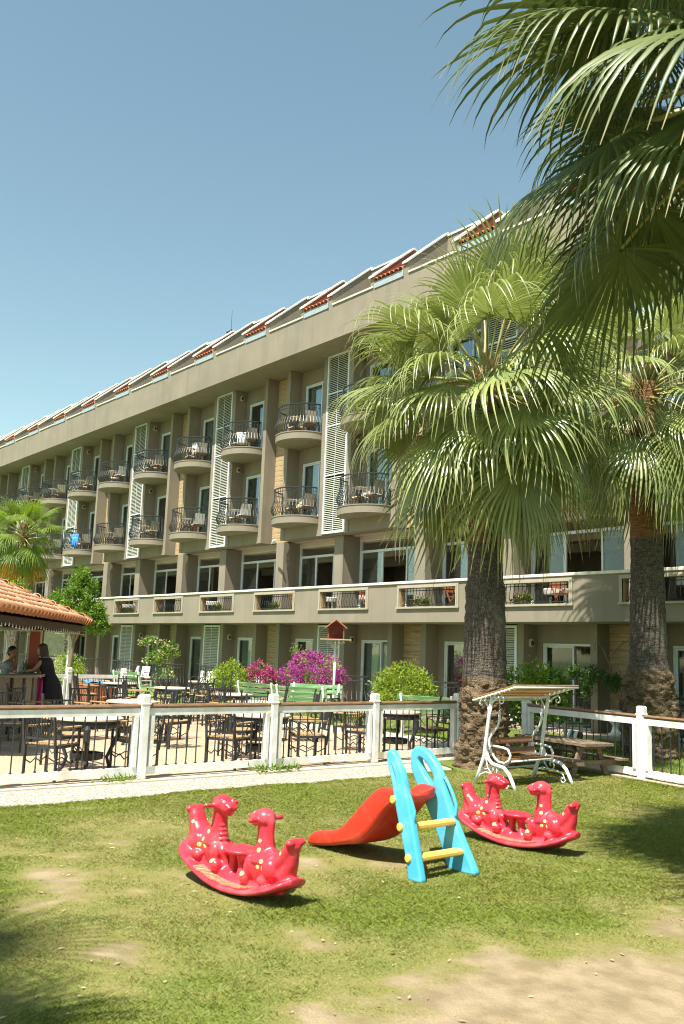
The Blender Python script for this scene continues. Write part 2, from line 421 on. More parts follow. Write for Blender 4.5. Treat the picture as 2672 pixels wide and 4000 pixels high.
PTILE = mat('patio_tile_clay', (.44, .32, .21), (.38, .27, .175), .75, 3, bump=.15, bscale=40, c3=(.48, .37, .26), s3=1.2)
GROUT = mat('patio_grout', (.50, .39, .28), (.42, .33, .24), .9, 10)
pb = sheet('patio', -26, -11.16, -8, 13.1, -.004, GROUT, .1)
ts = .30
tmesh = MB().bbox(-ts/2+.005, ts/2-.005, -ts/2+.005, ts/2-.005, -.01, .006, .004).mesh('tile', PTILE)
nt_ = 0; rest = MB(); cand = []
for i in range(int(12.4/ts)):
    for j in range(int(13.6/ts)):
        x = -11.32-i*ts; y = -.6+j*ts
        if y > 12.95: continue
        if -.77*x+.636*y < 9 or (.641*x+.767*y)/(-.7615*x+.629*y) < -.42: continue
        cand.append((x*x+y*y, x, y))
cand.sort()
for d, x, y in cand[:300]:
    obj_from(tmesh, 'tile', pb, Vector((x, y, .004+random.uniform(-.0012, .0012)))-world_off(pb))
for d, x, y in cand[300:]:
    z = .004+random.uniform(-.001, .001)
    rest.box(x-ts/2+.006, x+ts/2-.006, y-ts/2+.006, y+ts/2-.006, z-.01, z+.006)
rest.build('tile', PTILE, pb, kind='stuff')
CONC = mat('cream_concrete', (.46, .41, .33), (.40, .35, .28), .85, 2.5, bump=.2)
sheet('walkway', -60, -11.6, 13.1, 14.0, .02, CONC, .14)
sheet('garden_path', -60, -26.0, 11.6, 12.6, .016, CONC, .14)
FARL = mat('watered_lawn', (.10, .21, .025), (.15, .27, .04), .9, 14, 8, .8, 60, dist=.03, c3=(.15, .24, .05), s3=3)
fl = sheet('garden_lawn', -70, -3, 14.0, 18.05, -.01, FARL, .1)
fl2 = sheet('garden_lawn', -10.85, -3, 12.6, 14.0, -.012, FARL, .1)
fl3 = sheet('garden_lawn', -60, -26.0, 5, 11.6, -.012, FARL, .1)
PAV = mat('facade_paving', (.34, .28, .20), (.28, .23, .165), .85, 4, bump=.2)
sheet('facade_paving', -75, 3, 18.05, 20.0, .03, PAV, .2)

# ================================================================== HOTEL
HB = thing('hotel_building', (-28, 19, 0), 'long olive beige hotel with rounded balconies, louvred shutters and red tiled roof bays', 'hotel')
XL, XR = -28-7.38*5, -28+7.38*4
J = list(range(-5, 4))
ZS, ZB, ZT = 2.66, 5.73, 12.13          # terrace slab underside, block bottom, band bottom
YP, YR = 19.05, 19.6                    # pier fronts, recess wall
def U(j): return -28+7.38*j
# back body of the building
b = MB(); b.box(XL, XR, 27.5, 31, 0, 15.0); b.box(XL, XR, 19.75, 31, 14.9, 15.0); b.box(XL-.3, XL, 18.3, 31, 0, 15.0); b.box(XR, XR+.3, 18.3, 31, 0, 15.0)
b.build('rear_wall', WALL, HB)
# recess walls with door openings
DZ = {0: (.03, 2.17), 1: (6.4, 8.58), 2: (9.4, 11.58)}
DOORS = [(1.88, 3.62), (5.5, 7.2)]
def recess_wall(z0, z1, fl, name):
    b = MB(); d0, d1 = DZ[fl]
    for j in J:
        x = U(j)
        segs = [(-.18, DOORS[0][0]), (DOORS[0][1], DOORS[1][0]), (DOORS[1][1], 7.20)]
        for a, c in segs: b.box(x+a, x+c, YR, YR+.22, z0, z1)
        for a, c in DOORS:
            b.box(x+a, x+c, YR, YR+.22, d1, z1)
            if d0 > z0+.02: b.box(x+a, x+c, YR, YR+.22, z0, d0)
    b.build(name, WALL, HB)
recess_wall(0.0, ZS-.002, 0, 'ground_floor_wall')
recess_wall(ZB, 9.12, 1, 'upper_wall')
recess_wall(9.12, ZT-.002, 2, 'upper_wall')
# room partitions / floors behind the doors
b = MB()
b.box(XL, XR, YR+.22, 27.4, 9.0, 9.12); b.box(XL, XR, YR+.22, 27.4, 12.2, 12.32); b.box(XL, XR, YR+.9, YR+1.0, 9.12, 12.2); b.box(XL, XR, YR+.9, YR+1.0, 6.2, 9.0)
b.box(XL, XR, YR+.9, YR+1.0, 0, 2.6)
b.build('room_partition', DARKIN, HB)
# piers, pillars, wall strips
def verticals(z0, z1, name):
    pm = MB().box(0, .2, YP, YR, z0, z1).mesh(name, WALL, (0, 19, 0))
    qm = MB().box(0, .22, YP, YR, z0, z1).mesh(name, WALL, (0, 19, 0))
    for j in J:
        obj_from(pm, name, HB, (U(j)+28, 0, 0))
        for off in (1.45, 3.68, 5.09): obj_from(qm, name, HB, (U(j)+28+off, 0, 0))
verticals(0.0, ZS-.004, 'ground_pier'); verticals(ZB-.03, ZT-.004, 'pier')
# soffit of the projecting block between the verticals
for a_, c_, y_, h_ in ((1.67, 3.68, .02, .42), (5.31, 7.38, .02, .42), (3.9, 5.09, .12, .08)):
    lm_ = MB().box(a_, c_, YP+y_, YR, ZB-.03, ZB+h_).mesh('lintel', WALL, (0, 19, 0))
    for j in J: obj_from(lm_, 'lintel', HB, (U(j)+28, 0, 0))
# timber cladding planks between pier and pillar
plank_l = []
PLM = [MB().bbox(0, w, 0, .03, .002, .196, .005).mesh('plank', TIMB) for w in (1.245, .8, .44, .62, .62)]
for j in sorted(J, key=lambda q: abs(q+1)):
    for z0, z1 in ((ZB-.01, ZT-.0), (.05, ZS-.05)):
        n = int(round((z1-z0)/.2))
        for k in range(n): plank_l.append((j, z0+k*.2+.0, k))
cnt = 0; pst = MB()
for j, z, k in plank_l:
    if cnt < 298 and j in (-3, -2, -1, 0, 1):
        sp = random.choice([0, 0, 1, 2])
        if sp == 0:
            obj_from(PLM[0], 'plank', HB, (U(j)+28+.202, YR-.035-19, z)); cnt += 1
        elif sp == 1:
            obj_from(PLM[1], 'plank', HB, (U(j)+28+.202, YR-.035-19, z)); obj_from(PLM[2], 'plank', HB, (U(j)+28+1.006, YR-.035-19, z)); cnt += 2
        else:
            obj_from(PLM[3], 'plank', HB, (U(j)+28+.202, YR-.035-19, z)); obj_from(PLM[4], 'plank', HB, (U(j)+28+.826, YR-.035-19, z)); cnt += 2
    else:
        pst.box(U(j)+.202, U(j)+1.447, YR-.035, YR-.005, z+.003, z+.196)
pst.build('plank', TIMB, HB, kind='stuff')
for z0, z1 in ((ZB-.03, ZT-.01), (0, ZS-.01)):
    lm_ = MB().box(.2, 1.45, YR-.006, YR+.01, z0, z1).mesh('cladding_backing', DARKW, (0, 19, 0))
    for j in J: obj_from(lm_, 'cladding_backing', HB, (U(j)+28, 0, 0))
# ---- louvred shutters
def shutter_frame(zs):
    b = MB(); w = 1.17; t = .06
    b.box(0, t, 0, .07, zs[0], zs[-1]); b.box(w-t, w, 0, .07, zs[0], zs[-1])
    for i, z in enumerate(zs):
        h = .05 if 0 < i < len(zs)-1 else .07
        z0 = z if i == 0 else (z-h if i == len(zs)-1 else z-h/2)
        b.box(t, w-t, .004, .066, z0, z0+h)
    b.box(w/2-.008, w/2+.008, -.004, .006, zs[0]+.07, zs[-1]-.07)
    b.box(w+.006, w+.022, -.01, .05, zs[0]+.02, zs[-1]-.02)
    return b
def slat_mesh():
    a = math.radians(38); w = 1.05
    b = MB(); b.obox((w/2, 0, 0), w/2-.002, .031, .005, Matrix.Rotation(a, 3, 'X')); return b
UPZ = [5.74, 7.79, 9.55, 10.72, 12.12]; GRZ = [.12, 2.62]
SLM = slat_mesh().mesh('slat', SHUT)
fm_up = shutter_frame(UPZ).mesh('shutter', ALU); fm_gr = shutter_frame(GRZ).mesh('shutter', ALU)
nslat = 0
for zs, fm, pitch in ((UPZ, fm_up, .066), (GRZ, fm_gr, .062)):
    for j in sorted(J, key=lambda q: abs(q)+(10 if q > 0 else 0)):
        sh = obj_from(fm, 'shutter', HB, (U(j)+28+3.90, YP-19-.012, 0))
        st = MB()
        for a, c in zip(zs[:-1], zs[1:]):
            z = a+.09
            while z < c-.075:
                if zs is UPZ and nslat < 300 and j in (0, -1, -2, -3):
                    obj_from(SLM, 'slat', sh, (.06, .035, z)); nslat += 1
                else:
                    st.obox((.06+.525, .035, z), .523, .031, .005, Matrix.Rotation(math.radians(38), 3, 'X'))
                z += pitch
        if st.v: st.build('slat', SHUT, sh, local=True, kind='stuff')
for z0, z1 in ((ZB-.02, ZT-.01), (0, ZS-.01)):
    lm_ = MB().box(3.9, 5.07, YP+.16, YR, z0, z1).mesh('shutter_backing', DARKW, (0, 19, 0))
    for j in J: obj_from(lm_, 'shutter_backing', HB, (U(j)+28, 0, 0))
# ---- sliding doors
def door_tpl(w, h, openf=0.0):
    f = MB(); t = .055
    f.box(0, t, 0, .09, 0, h); f.box(w-t, w, 0, .09, 0, h); f.box(t, w-t, 0, .09, h-t, h); f.box(t, w-t, 0, .09, 0, .04)
    m = w*.56
    for x in (t+.004, m-.03): f.box(x, x+.045, .012, .05, .044, h-t-.004)
    for x in (m-.03, w-t-.05): f.box(x, x+.045, .054, .086, .044, h-t-.004)
    f.box(t+.05, m-.034, .014, .046, h-t-.05, h-t-.006)
    f.box(t+.012, t+.03, -.03, -.012, .95, 1.15); f.box(t+.012, t+.03, -.03, .012, .95, .965); f.box(t+.012, t+.03, -.03, .012, 1.135, 1.15)
    g = MB().box(t+.05, m-.032, .028, .034, .046, h-t-.05); g2 = MB().box(m+.016, w-t-.052, .066, .072, .046, h-t-.006)
    return f, g, g2
def curtain_mesh(w, h):
    n = 46; V = []; F = []
    for i in range(n+1):
        x = .02+(w-.04)*i/n; y = .19+.05*math.sin(i*1.45)+.02*math.sin(i*.53+1)
        V += [(x, y, .03), (x, y, h-.03)]
    for i in range(n): F.append((2*i, 2*i+2, 2*i+3, 2*i+1))
    me = bpy.data.meshes.new('curtain'); me.from_pydata(V, [], F); me.materials.append(CURT)
    me.polygons.foreach_set('use_smooth', [True]*len(F)); return me
STRIPM = mat('orange_door_stripe', (.5, .14, .05), None, .5)
for fl, dd in DZ.items():
    h = dd[1]-dd[0]
    for a, c in DOORS:
        w = c-a
        f, g, g2 = door_tpl(w, h); fm = f.mesh('balcony_door', ALU); gm = g.mesh('pane', GLASS); gmb = g2.mesh('pane', GLASS); cm = curtain_mesh(w, h); cm2 = cm.copy(); cm2.materials.clear(); cm2.materials.append(CURT2)
        sm = MB().box(.55, 1.15, .02, .024, 1.02, 1.045).mesh('glass_stripe', STRIPM)
        for j in J:
            d = obj_from(fm, 'balcony_door', HB, (U(j)+28+a, YR-19+.03, dd[0]))
            obj_from(gm, 'pane', d); obj_from(gmb, 'pane', d); q = obj_from(random.choice((cm, cm, cm2)), 'curtain', d)
            if fl and random.random() < .45:
                q.scale.x = random.choice((.35, .5, .62)); q.location.x = random.choice((0, (1-q.scale.x)*w))
            if fl == 0: obj_from(sm, 'glass_stripe', d)
# ---- balconies
BW = 2.16; BB = .96
def ell_pt(t, a, bb): return (BW/2-a*math.cos(t), -bb*math.sin(t))      # t 0..pi, local x from 0
def balcony_slab():
    def outline(g, back): return [(BW/2-(BW/2+g)*math.cos(PI*i/28), -(BB+g)*math.sin(PI*i/28)) for i in range(29)]+[(BW, back), (0, back)]
    b = MB(); o0 = outline(0, .54)
    b.prism([(x, y) for x, y in o0], 'z', -.27, -.035)
    b.prism(outline(.018, .545)[:29], 'z', -.033, .0)
    b.box(0.0, BW, .0, .545, -.033, -.001)
    return b
def railing(h=1.0, bulge=.10, nb=25, BBr=BB, ringz=(.86, .10), close=True, w=BW):
    b = MB(); top = []
    def P(t, g, z): return (w/2-(w/2-.06+g)*math.cos(t), -(BBr-.06+g)*math.sin(t), z)
    ts = [PI*(.02+.96*i/40) for i in range(41)]
    b.tube([P(t, 0, h) for t in ts], .026, 6)
    b.tube([P(t, 0, h-.13) for t in ts], .009, 4)
    b.tube([P(t, .0, .10) for t in ts], .009, 4)
    prof = [(0, h), (0, .66), (.012, .56), (.055, .44), (.10, .32), (.10, .24), (.055, .16), (.015, .10), (0, .02)]
    for i in range(nb):
        t = PI*(.035+.93*i/(nb-1))
        b.tube([P(t, g*bulge/.10, z) for g, z in prof], .012, 4)
    for i in (0, 1): b.tube([P(PI*(.02+.96*i), 0, z) for z in (0, h)], .014, 5)
    # low lattice of crossed wires in the bulge
    for i in range(nb-1):
        t0 = PI*(.035+.93*i/(nb-1)); t1 = PI*(.035+.93*(i+1)/(nb-1))
        if i % 2 == 0: b.tube([P(t0, .07*bulge/.1, .40), P((t0+t1)/2, .1*bulge/.1, .28), P(t1, .07*bulge/.1, .16)], .005, 3, caps=False)
        else: b.tube([P(t1, .07*bulge/.1, .40), P((t0+t1)/2, .1*bulge/.1, .28), P(t0, .07*bulge/.1, .16)], .005, 3, caps=False)
    return b
SLABM = balcony_slab().mesh('balcony', WALL, smooth=True); SLABM.set_sharp_from_angle(angle=math.radians(35))
RAILMM = railing().mesh('railing', RAILM)
BAL = []
for j in J:
    for fl, z in ((1, 6.4), (2, 9.4)):
        for off in (1.51, 5.21):
            o = obj_from(SLABM, 'balcony', HB, (U(j)+28+off, YP-19, z)); obj_from(RAILMM, 'railing', o)
            BAL.append((j, fl, 0 if off < 3 else 1, U(j)+off+BW/2, z))
# ground floor patio railings
GR = railing(1.0, .12, 19, .75).mesh('patio_railing', RAILM)
for j in J:
    for off in (1.51, 5.21): obj_from(GR, 'patio_railing', HB, (U(j)+28+off, 18.45-19, .03))
# ---- wall lamps on the pillar sides
b = MB(); b.lathe((0, 0, 0), [(.0, -.11), (.085, -.10), (.085, .02), (.07, .08), (.035, .11), (0, .12)], 12, .9, 1.0)
LAMPM = b.mesh('wall_lamp', mat('wall_lamp_shade', (.50, .46, .34), None, .6))
OPM = MB().ell((.06, -.03, -.02), (.05, .05, .075)).mesh('lamp_glass', DARKW)
for j in J:
    for z in (2.18, 8.85, 11.83):
        o = obj_from(LAMPM, 'wall_lamp', HB, (U(j)+28+5.34, 19.34-19, z)); obj_from(OPM, 'lamp_glass', o)
# ---- roof band, fins and tiled bays
b = MB(); b.box(XL-.3, XR+.3, 18.0, 18.25, ZT, 13.34); b.box(XL-.3, XR+.3, 18.25, 20.4, ZT, ZT+.2); b.build('roof_band', WALL, HB)
def fin_profile(): return [(18.0, 13.345), (18.0, 13.72), (19.70, 15.17), (20.25, 14.98), (20.25, 13.345)]
finA = MB().prism([(y-19, z) for y, z in fin_profile()], 'x', 0, .2).mesh('roof_fin', WALL)
def cap():
    b = MB(); t = .055
    pr = [(17.93-19, 13.68), (19.70-19, 15.19), (20.32-19, 14.97), (20.32-19, 14.97+t), (19.70-19, 15.19+t*1.15), (17.93-19, 13.68+t*1.15)]
    return b.prism(pr, 'x', -.03, .23)
capM = cap().mesh('coping', CAPW)
redM = MB().prism([(18.03-19, 13.4), (18.03-19, 13.70), (19.69-19, 15.13), (20.24-19, 14.94), (20.24-19, 13.4)], 'x', .2, .212).mesh('red_side', REDW)
ledge = MB().box(0, 2.06, -1.04, -.72, 13.34, 13.395).mesh('ledge_coping', CAPW)
backw = MB().box(0, 2.06, .70, .92, 13.35, 15.10).mesh('parapet_wall', WALL)
backc = MB().box(0, 2.06, .66, .98, 15.10, 15.165).mesh('coping', CAPW)
flash = MB().box(0, 1.36, -1.03, -1.003, 13.30, 13.52).box(1.30, 1.36, -1.045, -1.0, 13.30, 13.60).mesh('flashing', BLUEF)
# barrel tiles
def barrel(L, r0, r1, n=7, th=.014):
    V = []; F = []
    for y, r in ((0, r0), (L, r1)):
        for q in (0, th):
            for k in range(n+1):
                a = PI*k/n; V.append((-(r-q)*math.cos(a), y, (r-q)*math.sin(a)))
    m = n+1
    for k in range(n):
        F += [(k, k+1, 2*m+k+1, 2*m+k), (m+k+1, m+k, 3*m+k, 3*m+k+1), (k, m+k, m+k+1, k+1), (2*m+k, 2*m+k+1, 3*m+k+1, 3*m+k)]
    b = MB(); b.add(V, F); return b
rt = barrel(.42, .10, .085, 6).mesh('roof_tile', TILE, smooth=True)
slope = math.atan2(.95, 1.5)
pan = MB(); pan.add([(0, -.98, 13.52), (1.35, -.98, 13.52), (1.35, .95, 14.55), (0, .95, 14.55)], [(0, 1, 2, 3)])
panM = pan.mesh('tile_bed', TILE)
ntile = 0; tst = MB()
for j in sorted(J, key=lambda q: abs(q)):
    for h in (0, 1):
        x = U(j)+28+3.69*h
        for q in (3.57,):
            fa = obj_from(finA, 'roof_fin', HB, (x+3.57, 0, 0)); obj_from(capM, 'coping', fa); obj_from(redM, 'red_side', fa)
            fb = obj_from(finA, 'roof_fin', HB, (x+3.57+1.56, 0, 0)); obj_from(capM, 'coping', fb)
        obj_from(ledge, 'ledge_coping', HB, (x+3.57+1.78, 0, 0))
        obj_from(backw, 'parapet_wall', HB, (x+3.57+1.75, 0, 0)); obj_from(backc, 'coping', HB, (x+3.57+1.75, 0, 0))
        obj_from(flash, 'flashing', HB, (x+3.57+.2, 0, 0))
        bed = obj_from(panM, 'tile_bed', HB, (x+3.57+.205, 0, 0))
        for r in range(5):
            for k in range(7):
                px = .10+k*.193; t = r*.36
                py = -1.06+t*math.cos(slope)*.95; pz = 13.50+t*math.sin(slope)*.88+.02+r*.006
                if r < 3 and ntile < 300 and j <= 0:
                    obj_from(rt, 'roof_tile', HB, (x+3.775+px, py, pz+random.uniform(0, .01)), (slope*.86, 0, random.uniform(-.03, .03))); ntile += 1
                else:
                    mx = Matrix.Rotation(slope*.86, 3, 'X'); tb = barrel(.42, .10, .085, 5)
                    tst.add([tuple(mx@Vector(v)+Vector((x-28+3.775+px, py+19, pz))) for v in tb.v], tb.f)
tst.build('roof_tile', TILE, HB, kind='stuff')
# ---- first floor: terrace slab, parapet, columns, windows
b = MB(); b.box(XL-.3, XR+.3, 18.2, 27.5, ZS, 2.95); b.build('terrace_slab', WALL, HB)
b = MB()
b.box(XL-.3, XR+.3, 18.0, 18.2, ZS, 3.10); b.box(XL-.3, XR+.3, 18.0, 18.2, 3.63, 3.76)
for j in J:
    for h in (0, 1):
        x = U(j)+3.69*h; b.box(x+3.85, x+1.62+3.69, 18.0, 18.2, 3.10, 3.63)
b.build('terrace_parapet', WALL, HB)
b = MB()
x = XL
while x < XR:
    x2 = min(x+2.46, XR+.3); b.bbox(x, x2-.003, 17.955, 18.245, 3.762, 3.835, .008); x = x2
b.build('parapet_coping', CAPW, HB)
tr = MB(); w = 2.23; t = .09
tr.box(-t, w+t, -.03, -.002, -.001, .0)
for k, (g, d) in enumerate(((.0, .035), (.045, .05))):
    tr.box(-t+g, w+t-g, -d, .0, .53+g*.0+.002, .53+t-g); tr.box(-t+g, -.001, -d, .0, .0, .53); tr.box(w+.001, w+t-g, -d, .0, .0, .53)
tr.box(-t-.02, w+t+.02, -.06, .0, -.055, -.002)
trm = tr.mesh('opening_trim', TRIM)
ORJ = mat('ochre_jamb', (.42, .29, .16), (.38, .26, .14), .8, 5)
jm = MB().box(.001, .02, -.0, .199, .0, .53).mesh('jamb', ORJ)
gb = MB(); n = 17
for i in range(n):
    xx = .09+i*(w-.16)/(n-1)
    gb.tube([(xx, .08, .53), (xx, .08, .40), (xx+.0, .055, .32), (xx, .03, .22), (xx, .045, .13), (xx, .08, .06), (xx, .08, .0)], .011, 4)
gb.tube([(.02, .08, .46), (w-.02, .08, .46)], .011, 4); gb.tube([(.02, .08, .05), (w-.02, .08, .05)], .011, 4)
gm = gb.mesh('grille', RAILM)
for j in J:
    for h in (0, 1):
        x = U(j)+28+3.69*h+1.62
        o = obj_from(trm, 'opening_trim', HB, (x, -1.0, 3.10)); obj_from(jm, 'jamb', o)
        obj_from(gm, 'grille', HB, (x, -1.0+.0, 3.10))
YC, YW = 19.4, 20.16
ce = MB().box(0, .47, YC, YW+.12, 2.95, ZB-.04).mesh('column', WALL, (0, 19, 0))
for j in J:
    obj_from(ce, 'column', HB, (U(j)+28+.76, 0, 0)); obj_from(ce, 'column', HB, (U(j)+28+4.2, 0, 0))
b = MB(); b.box(XL, XR, YR+.22, YW, ZB-.03, ZB+.2); b.box(XL, XR, YW+.02, 27.5, ZB-.12, ZB+.1); b.box(XL, XR, YW-.02, YW+.12, ZB-.16, ZB-.03)
b.box(XL, XR, 22.5, 22.8, ZB-.42, ZB-.12); b.box(XL, XR, 25, 25.3, ZB-.42, ZB-.12)
b.box(XL, XR, 20.3, 22.45, ZB-.22, ZB-.14)
b.build('terrace_ceiling', PLATE, HB)
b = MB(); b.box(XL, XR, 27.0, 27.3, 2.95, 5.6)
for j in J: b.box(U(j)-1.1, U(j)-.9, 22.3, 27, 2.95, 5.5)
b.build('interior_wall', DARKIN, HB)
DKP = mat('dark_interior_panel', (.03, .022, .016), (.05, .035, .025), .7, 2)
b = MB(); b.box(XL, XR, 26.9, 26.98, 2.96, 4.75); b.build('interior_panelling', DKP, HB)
b = MB()
for j in (-1,):
    for i in range(15):
        x = -22.6+i*.16; b.box(x, x+.04, 23.2, 23.24, 3.6, 5.5)
b.build('interior_balustrade', DARKW, HB)
def win_tpl(w, h=2.64, split=.45, sill=2.96):
    f = MB(); t = .055; zt = 2.18
    f.box(0, t, 0, .09, 0, h); f.box(w-t, w, 0, .09, 0, h); f.box(t, w-t, 0, .09, h-t, h); f.box(t, w-t, -.01, .1, zt, zt+.085); f.box(t, w-t, 0, .09, 0, .05)
    xs = [t+.004, w*.31, w*.66, w-t-.06]
    for k, x in enumerate(xs): f.box(x, x+.06, .01+.02*(k % 2), .05+.02*(k % 2), .05, zt)
    f.box(w*.31+.08, w*.31+.12, -.0, .04, .05, zt-.01)
    g = MB().box(xs[0]+.06, xs[1], .03, .036, .06, zt-.01); g2 = MB().box(xs[2]+.06, xs[3], .03, .036, .06, zt-.01)
    return f, g, g2
for w, off in ((2.97, 1.23), (3.47, 4.67)):
    f, g, g2 = win_tpl(w); fm = f.mesh('terrace_window', ALU); gm2 = g.mesh('pane', GLASS); gm3 = g2.mesh('pane', GLASS)
    for j in J:
        o = obj_from(fm, 'terrace_window', HB, (U(j)+28+off, YW-19, 2.955)); obj_from(gm2, 'pane', o); obj_from(gm3, 'pane', o)
# ledge shelf with small flower pots behind the windows (brown)
b = MB(); b.box(XL, XR, YW-.25, YW-.06, 3.86, 3.89); 
b.build('window_shelf', mat('red_brown_shelf', (.28, .08, .035), None, .5), HB)
# finial on the roof
b = MB(); b.cyl((-35.5, 22, 15.0), (-35.5, 22, 17.9), .02, .008, 5); b.lathe((-35.5, 22, 16.75), [(.02, -.12), (.12, -.06), (.24, 0), (.12, .07), (.03, .2)], 12); b.build('roof_finial', RAILM, HB)
# stone clad panels of the left ground floor
STN = mat('stacked_stone', (.34, .29, .21), (.46, .41, .31), .9, 4, bump=.4, bscale=30)
b = MB(); rs = random.Random(3); z = .05
while z < 2.2:
    hh = rs.uniform(.035, .06); x = -48.2
    while x < -44.8:
        ww = rs.uniform(.12, .4); b.box(x+.004, x+ww-.004, 18.86-rs.uniform(0, .035), 18.96, z+.003, z+hh-.003); x += ww
    z += hh
b.build('stone_facing', STN, HB, kind='stuff')
b = MB(); b.box(-49.2, -44.0, 18.96, 19.04, 0.03, 2.655); b.build('travertine_panel', mat('travertine', (.42, .32, .21), (.50, .40, .28), .7, 3, stretch=(.4, .4, 7), bump=.2), HB)
b = MB(); b.bar((-26.9, 18.95, 5.62), (-26.55, 18.85, 5.6), .05, .04); b.bar((-26.8, 18.9, 5.66), (-26.5, 18.8, 5.70), .06, .05)
b.build('drain_outlet', ALU, HB)

# ================================================================== WHITE FENCES
def fence(label, posts, nrod, z0=0.0, rail=True, h=1.1, group=None, base=None):
    p0 = Vector((*posts[0], 0)); root = thing('garden_fence', (p0.x, p0.y, 0), label, 'fence')
    for p in posts:
        b = MB(); b.bbox(p[0]-.065, p[0]+.065, p[1]-.065, p[1]+.065, z0, h, .02)
        b.bbox(p[0]-.07, p[0]+.07, p[1]-.07, p[1]+.07, h-.135, h-.11, .006); b.build('post', WHITEP, root)
    for a, c in zip(posts[:-1], posts[1:]):
        A = Vector((*a, 0)); B = Vector((*c, 0)); d = (B-A).normalized(); L = (B-A).length
        A2 = A+d*.068; B2 = B-d*.068
        nrm = Vector((-d.y, d.x, 0))
        b = MB()
        b.bar(A2+Vector((0, 0, .872)), B2+Vector((0, 0, .872)), .055, .095)
        b.build('top_rail', WHITEP, root)
        b = MB(); b.bar(A2+Vector((0, 0, .115)), B2+Vector((0, 0, .115)), .055, .10); b.build('bottom_rail', WHITEP, root)
        for q, sgn in ((A2, 1), (B2, -1)):
            b = MB(); b.bar(q+d*sgn*.05+Vector((0, 0, .1655)), q+d*sgn*.05+Vector((0, 0, .824)), .053, .098, up=nrm); b.build('side_stile', WHITEP, root)
        if rail:
            b = MB(); b.tube([A2+Vector((0, 0, .947)), B2+Vector((0, 0, .947))], .027, 8, flat=1.6); b.build('handrail', HANDR, root)
        me = None
        for k in range(nrod):
            t = .15+(L-.30)*(k+.5)/nrod
            q = A+d*t
            if me is None: me = MB().cyl((0, 0, .16), (0, 0, .83), .0095, n=5).box(-.014, .014, -.014, .014, .1655, .182).mesh('baluster', IRON)
            obj_from(me, 'baluster', root, (q.x-p0.x, q.y-p0.y, 0))
    return root
near = fence('long white fence with brown handrail between pebble path and tiled patio', [(-11.0, -.45), (-11.0, 1.65), (-11.0, 3.72), (-11.02, 5.82), (-11.05, 7.95), (-11.1, 10.02), (-11.17, 12.07)], 12)
RFD = Vector((.985, -.172, 0))
rp = [(-10.32, 12.92), (-7.76, 12.47), (-5.2, 12.02), (-2.64, 11.57)]
fence('white fence with brown handrail behind the picnic table, right of the big palm', rp, 15)
fence('far white fence without brown handrail between bar and rear garden', [(-22.8, 6.6), (-22.8, 8.2), (-22.8, 9.8), (-22.8, 11.35)], 8, rail=False)
b = MB()
for (x, y), (x2, y2) in zip(rp[:-1], rp[1:]):
    b.add([(x, y-.16, .0), (x2, y2-.16, .0), (x2, y2+.30, .0), (x, y+.30, .0), (x, y-.16, .035), (x2, y2-.16, .035), (x2, y2+.30, .035), (x, y+.30, .035)],
          [(4, 5, 6, 7), (0, 1, 5, 4), (2, 3, 7, 6), (3, 0, 4, 7), (1, 2, 6, 5)])
b.build('fence_footing', mat('footing_stone', (.42, .33, .24), (.34, .28, .2), .9, 8, bump=.4))['kind'] = 'structure'

# ================================================================== PALMS
FROND = leafmat('palm_leaflet', (.062, .105, .022), (.29, .33, .11), (.58, .50, .30), trans=.20, rough=.30, spec=.65, use_tip=True, tip_lo=.86, tip_hi=1.0)  # sunlit strand and shaded underside tones put into the random leaflet colours
FRONDN = leafmat('shaded_palm_leaflet', (.032, .055, .015), (.13, .165, .05), (.46, .38, .18), trans=.15, rough=.42, spec=.4, use_tip=True, tip_lo=.88, tip_hi=1.0)  # darker copy of the palm leaflet, backlit shade put into its colour
FRONDY = leafmat('young_palm_leaflet', (.10, .17, .025), (.19, .26, .05), (.42, .36, .12), trans=.35, rough=.4, spec=.45, use_tip=True, tip_lo=.9, tip_hi=1.02)
FRONDD = leafmat('yellowing_palm_leaflet', (.42, .30, .03), (.62, .27, .02), (.45, .26, .10), trans=.35, rough=.6, spec=.3, use_tip=True, tip_lo=.7, tip_hi=1.0)
PETI = mat('petiole', (.22, .27, .07), (.32, .26, .09), .45, 5, stretch=(2, 2, 2))
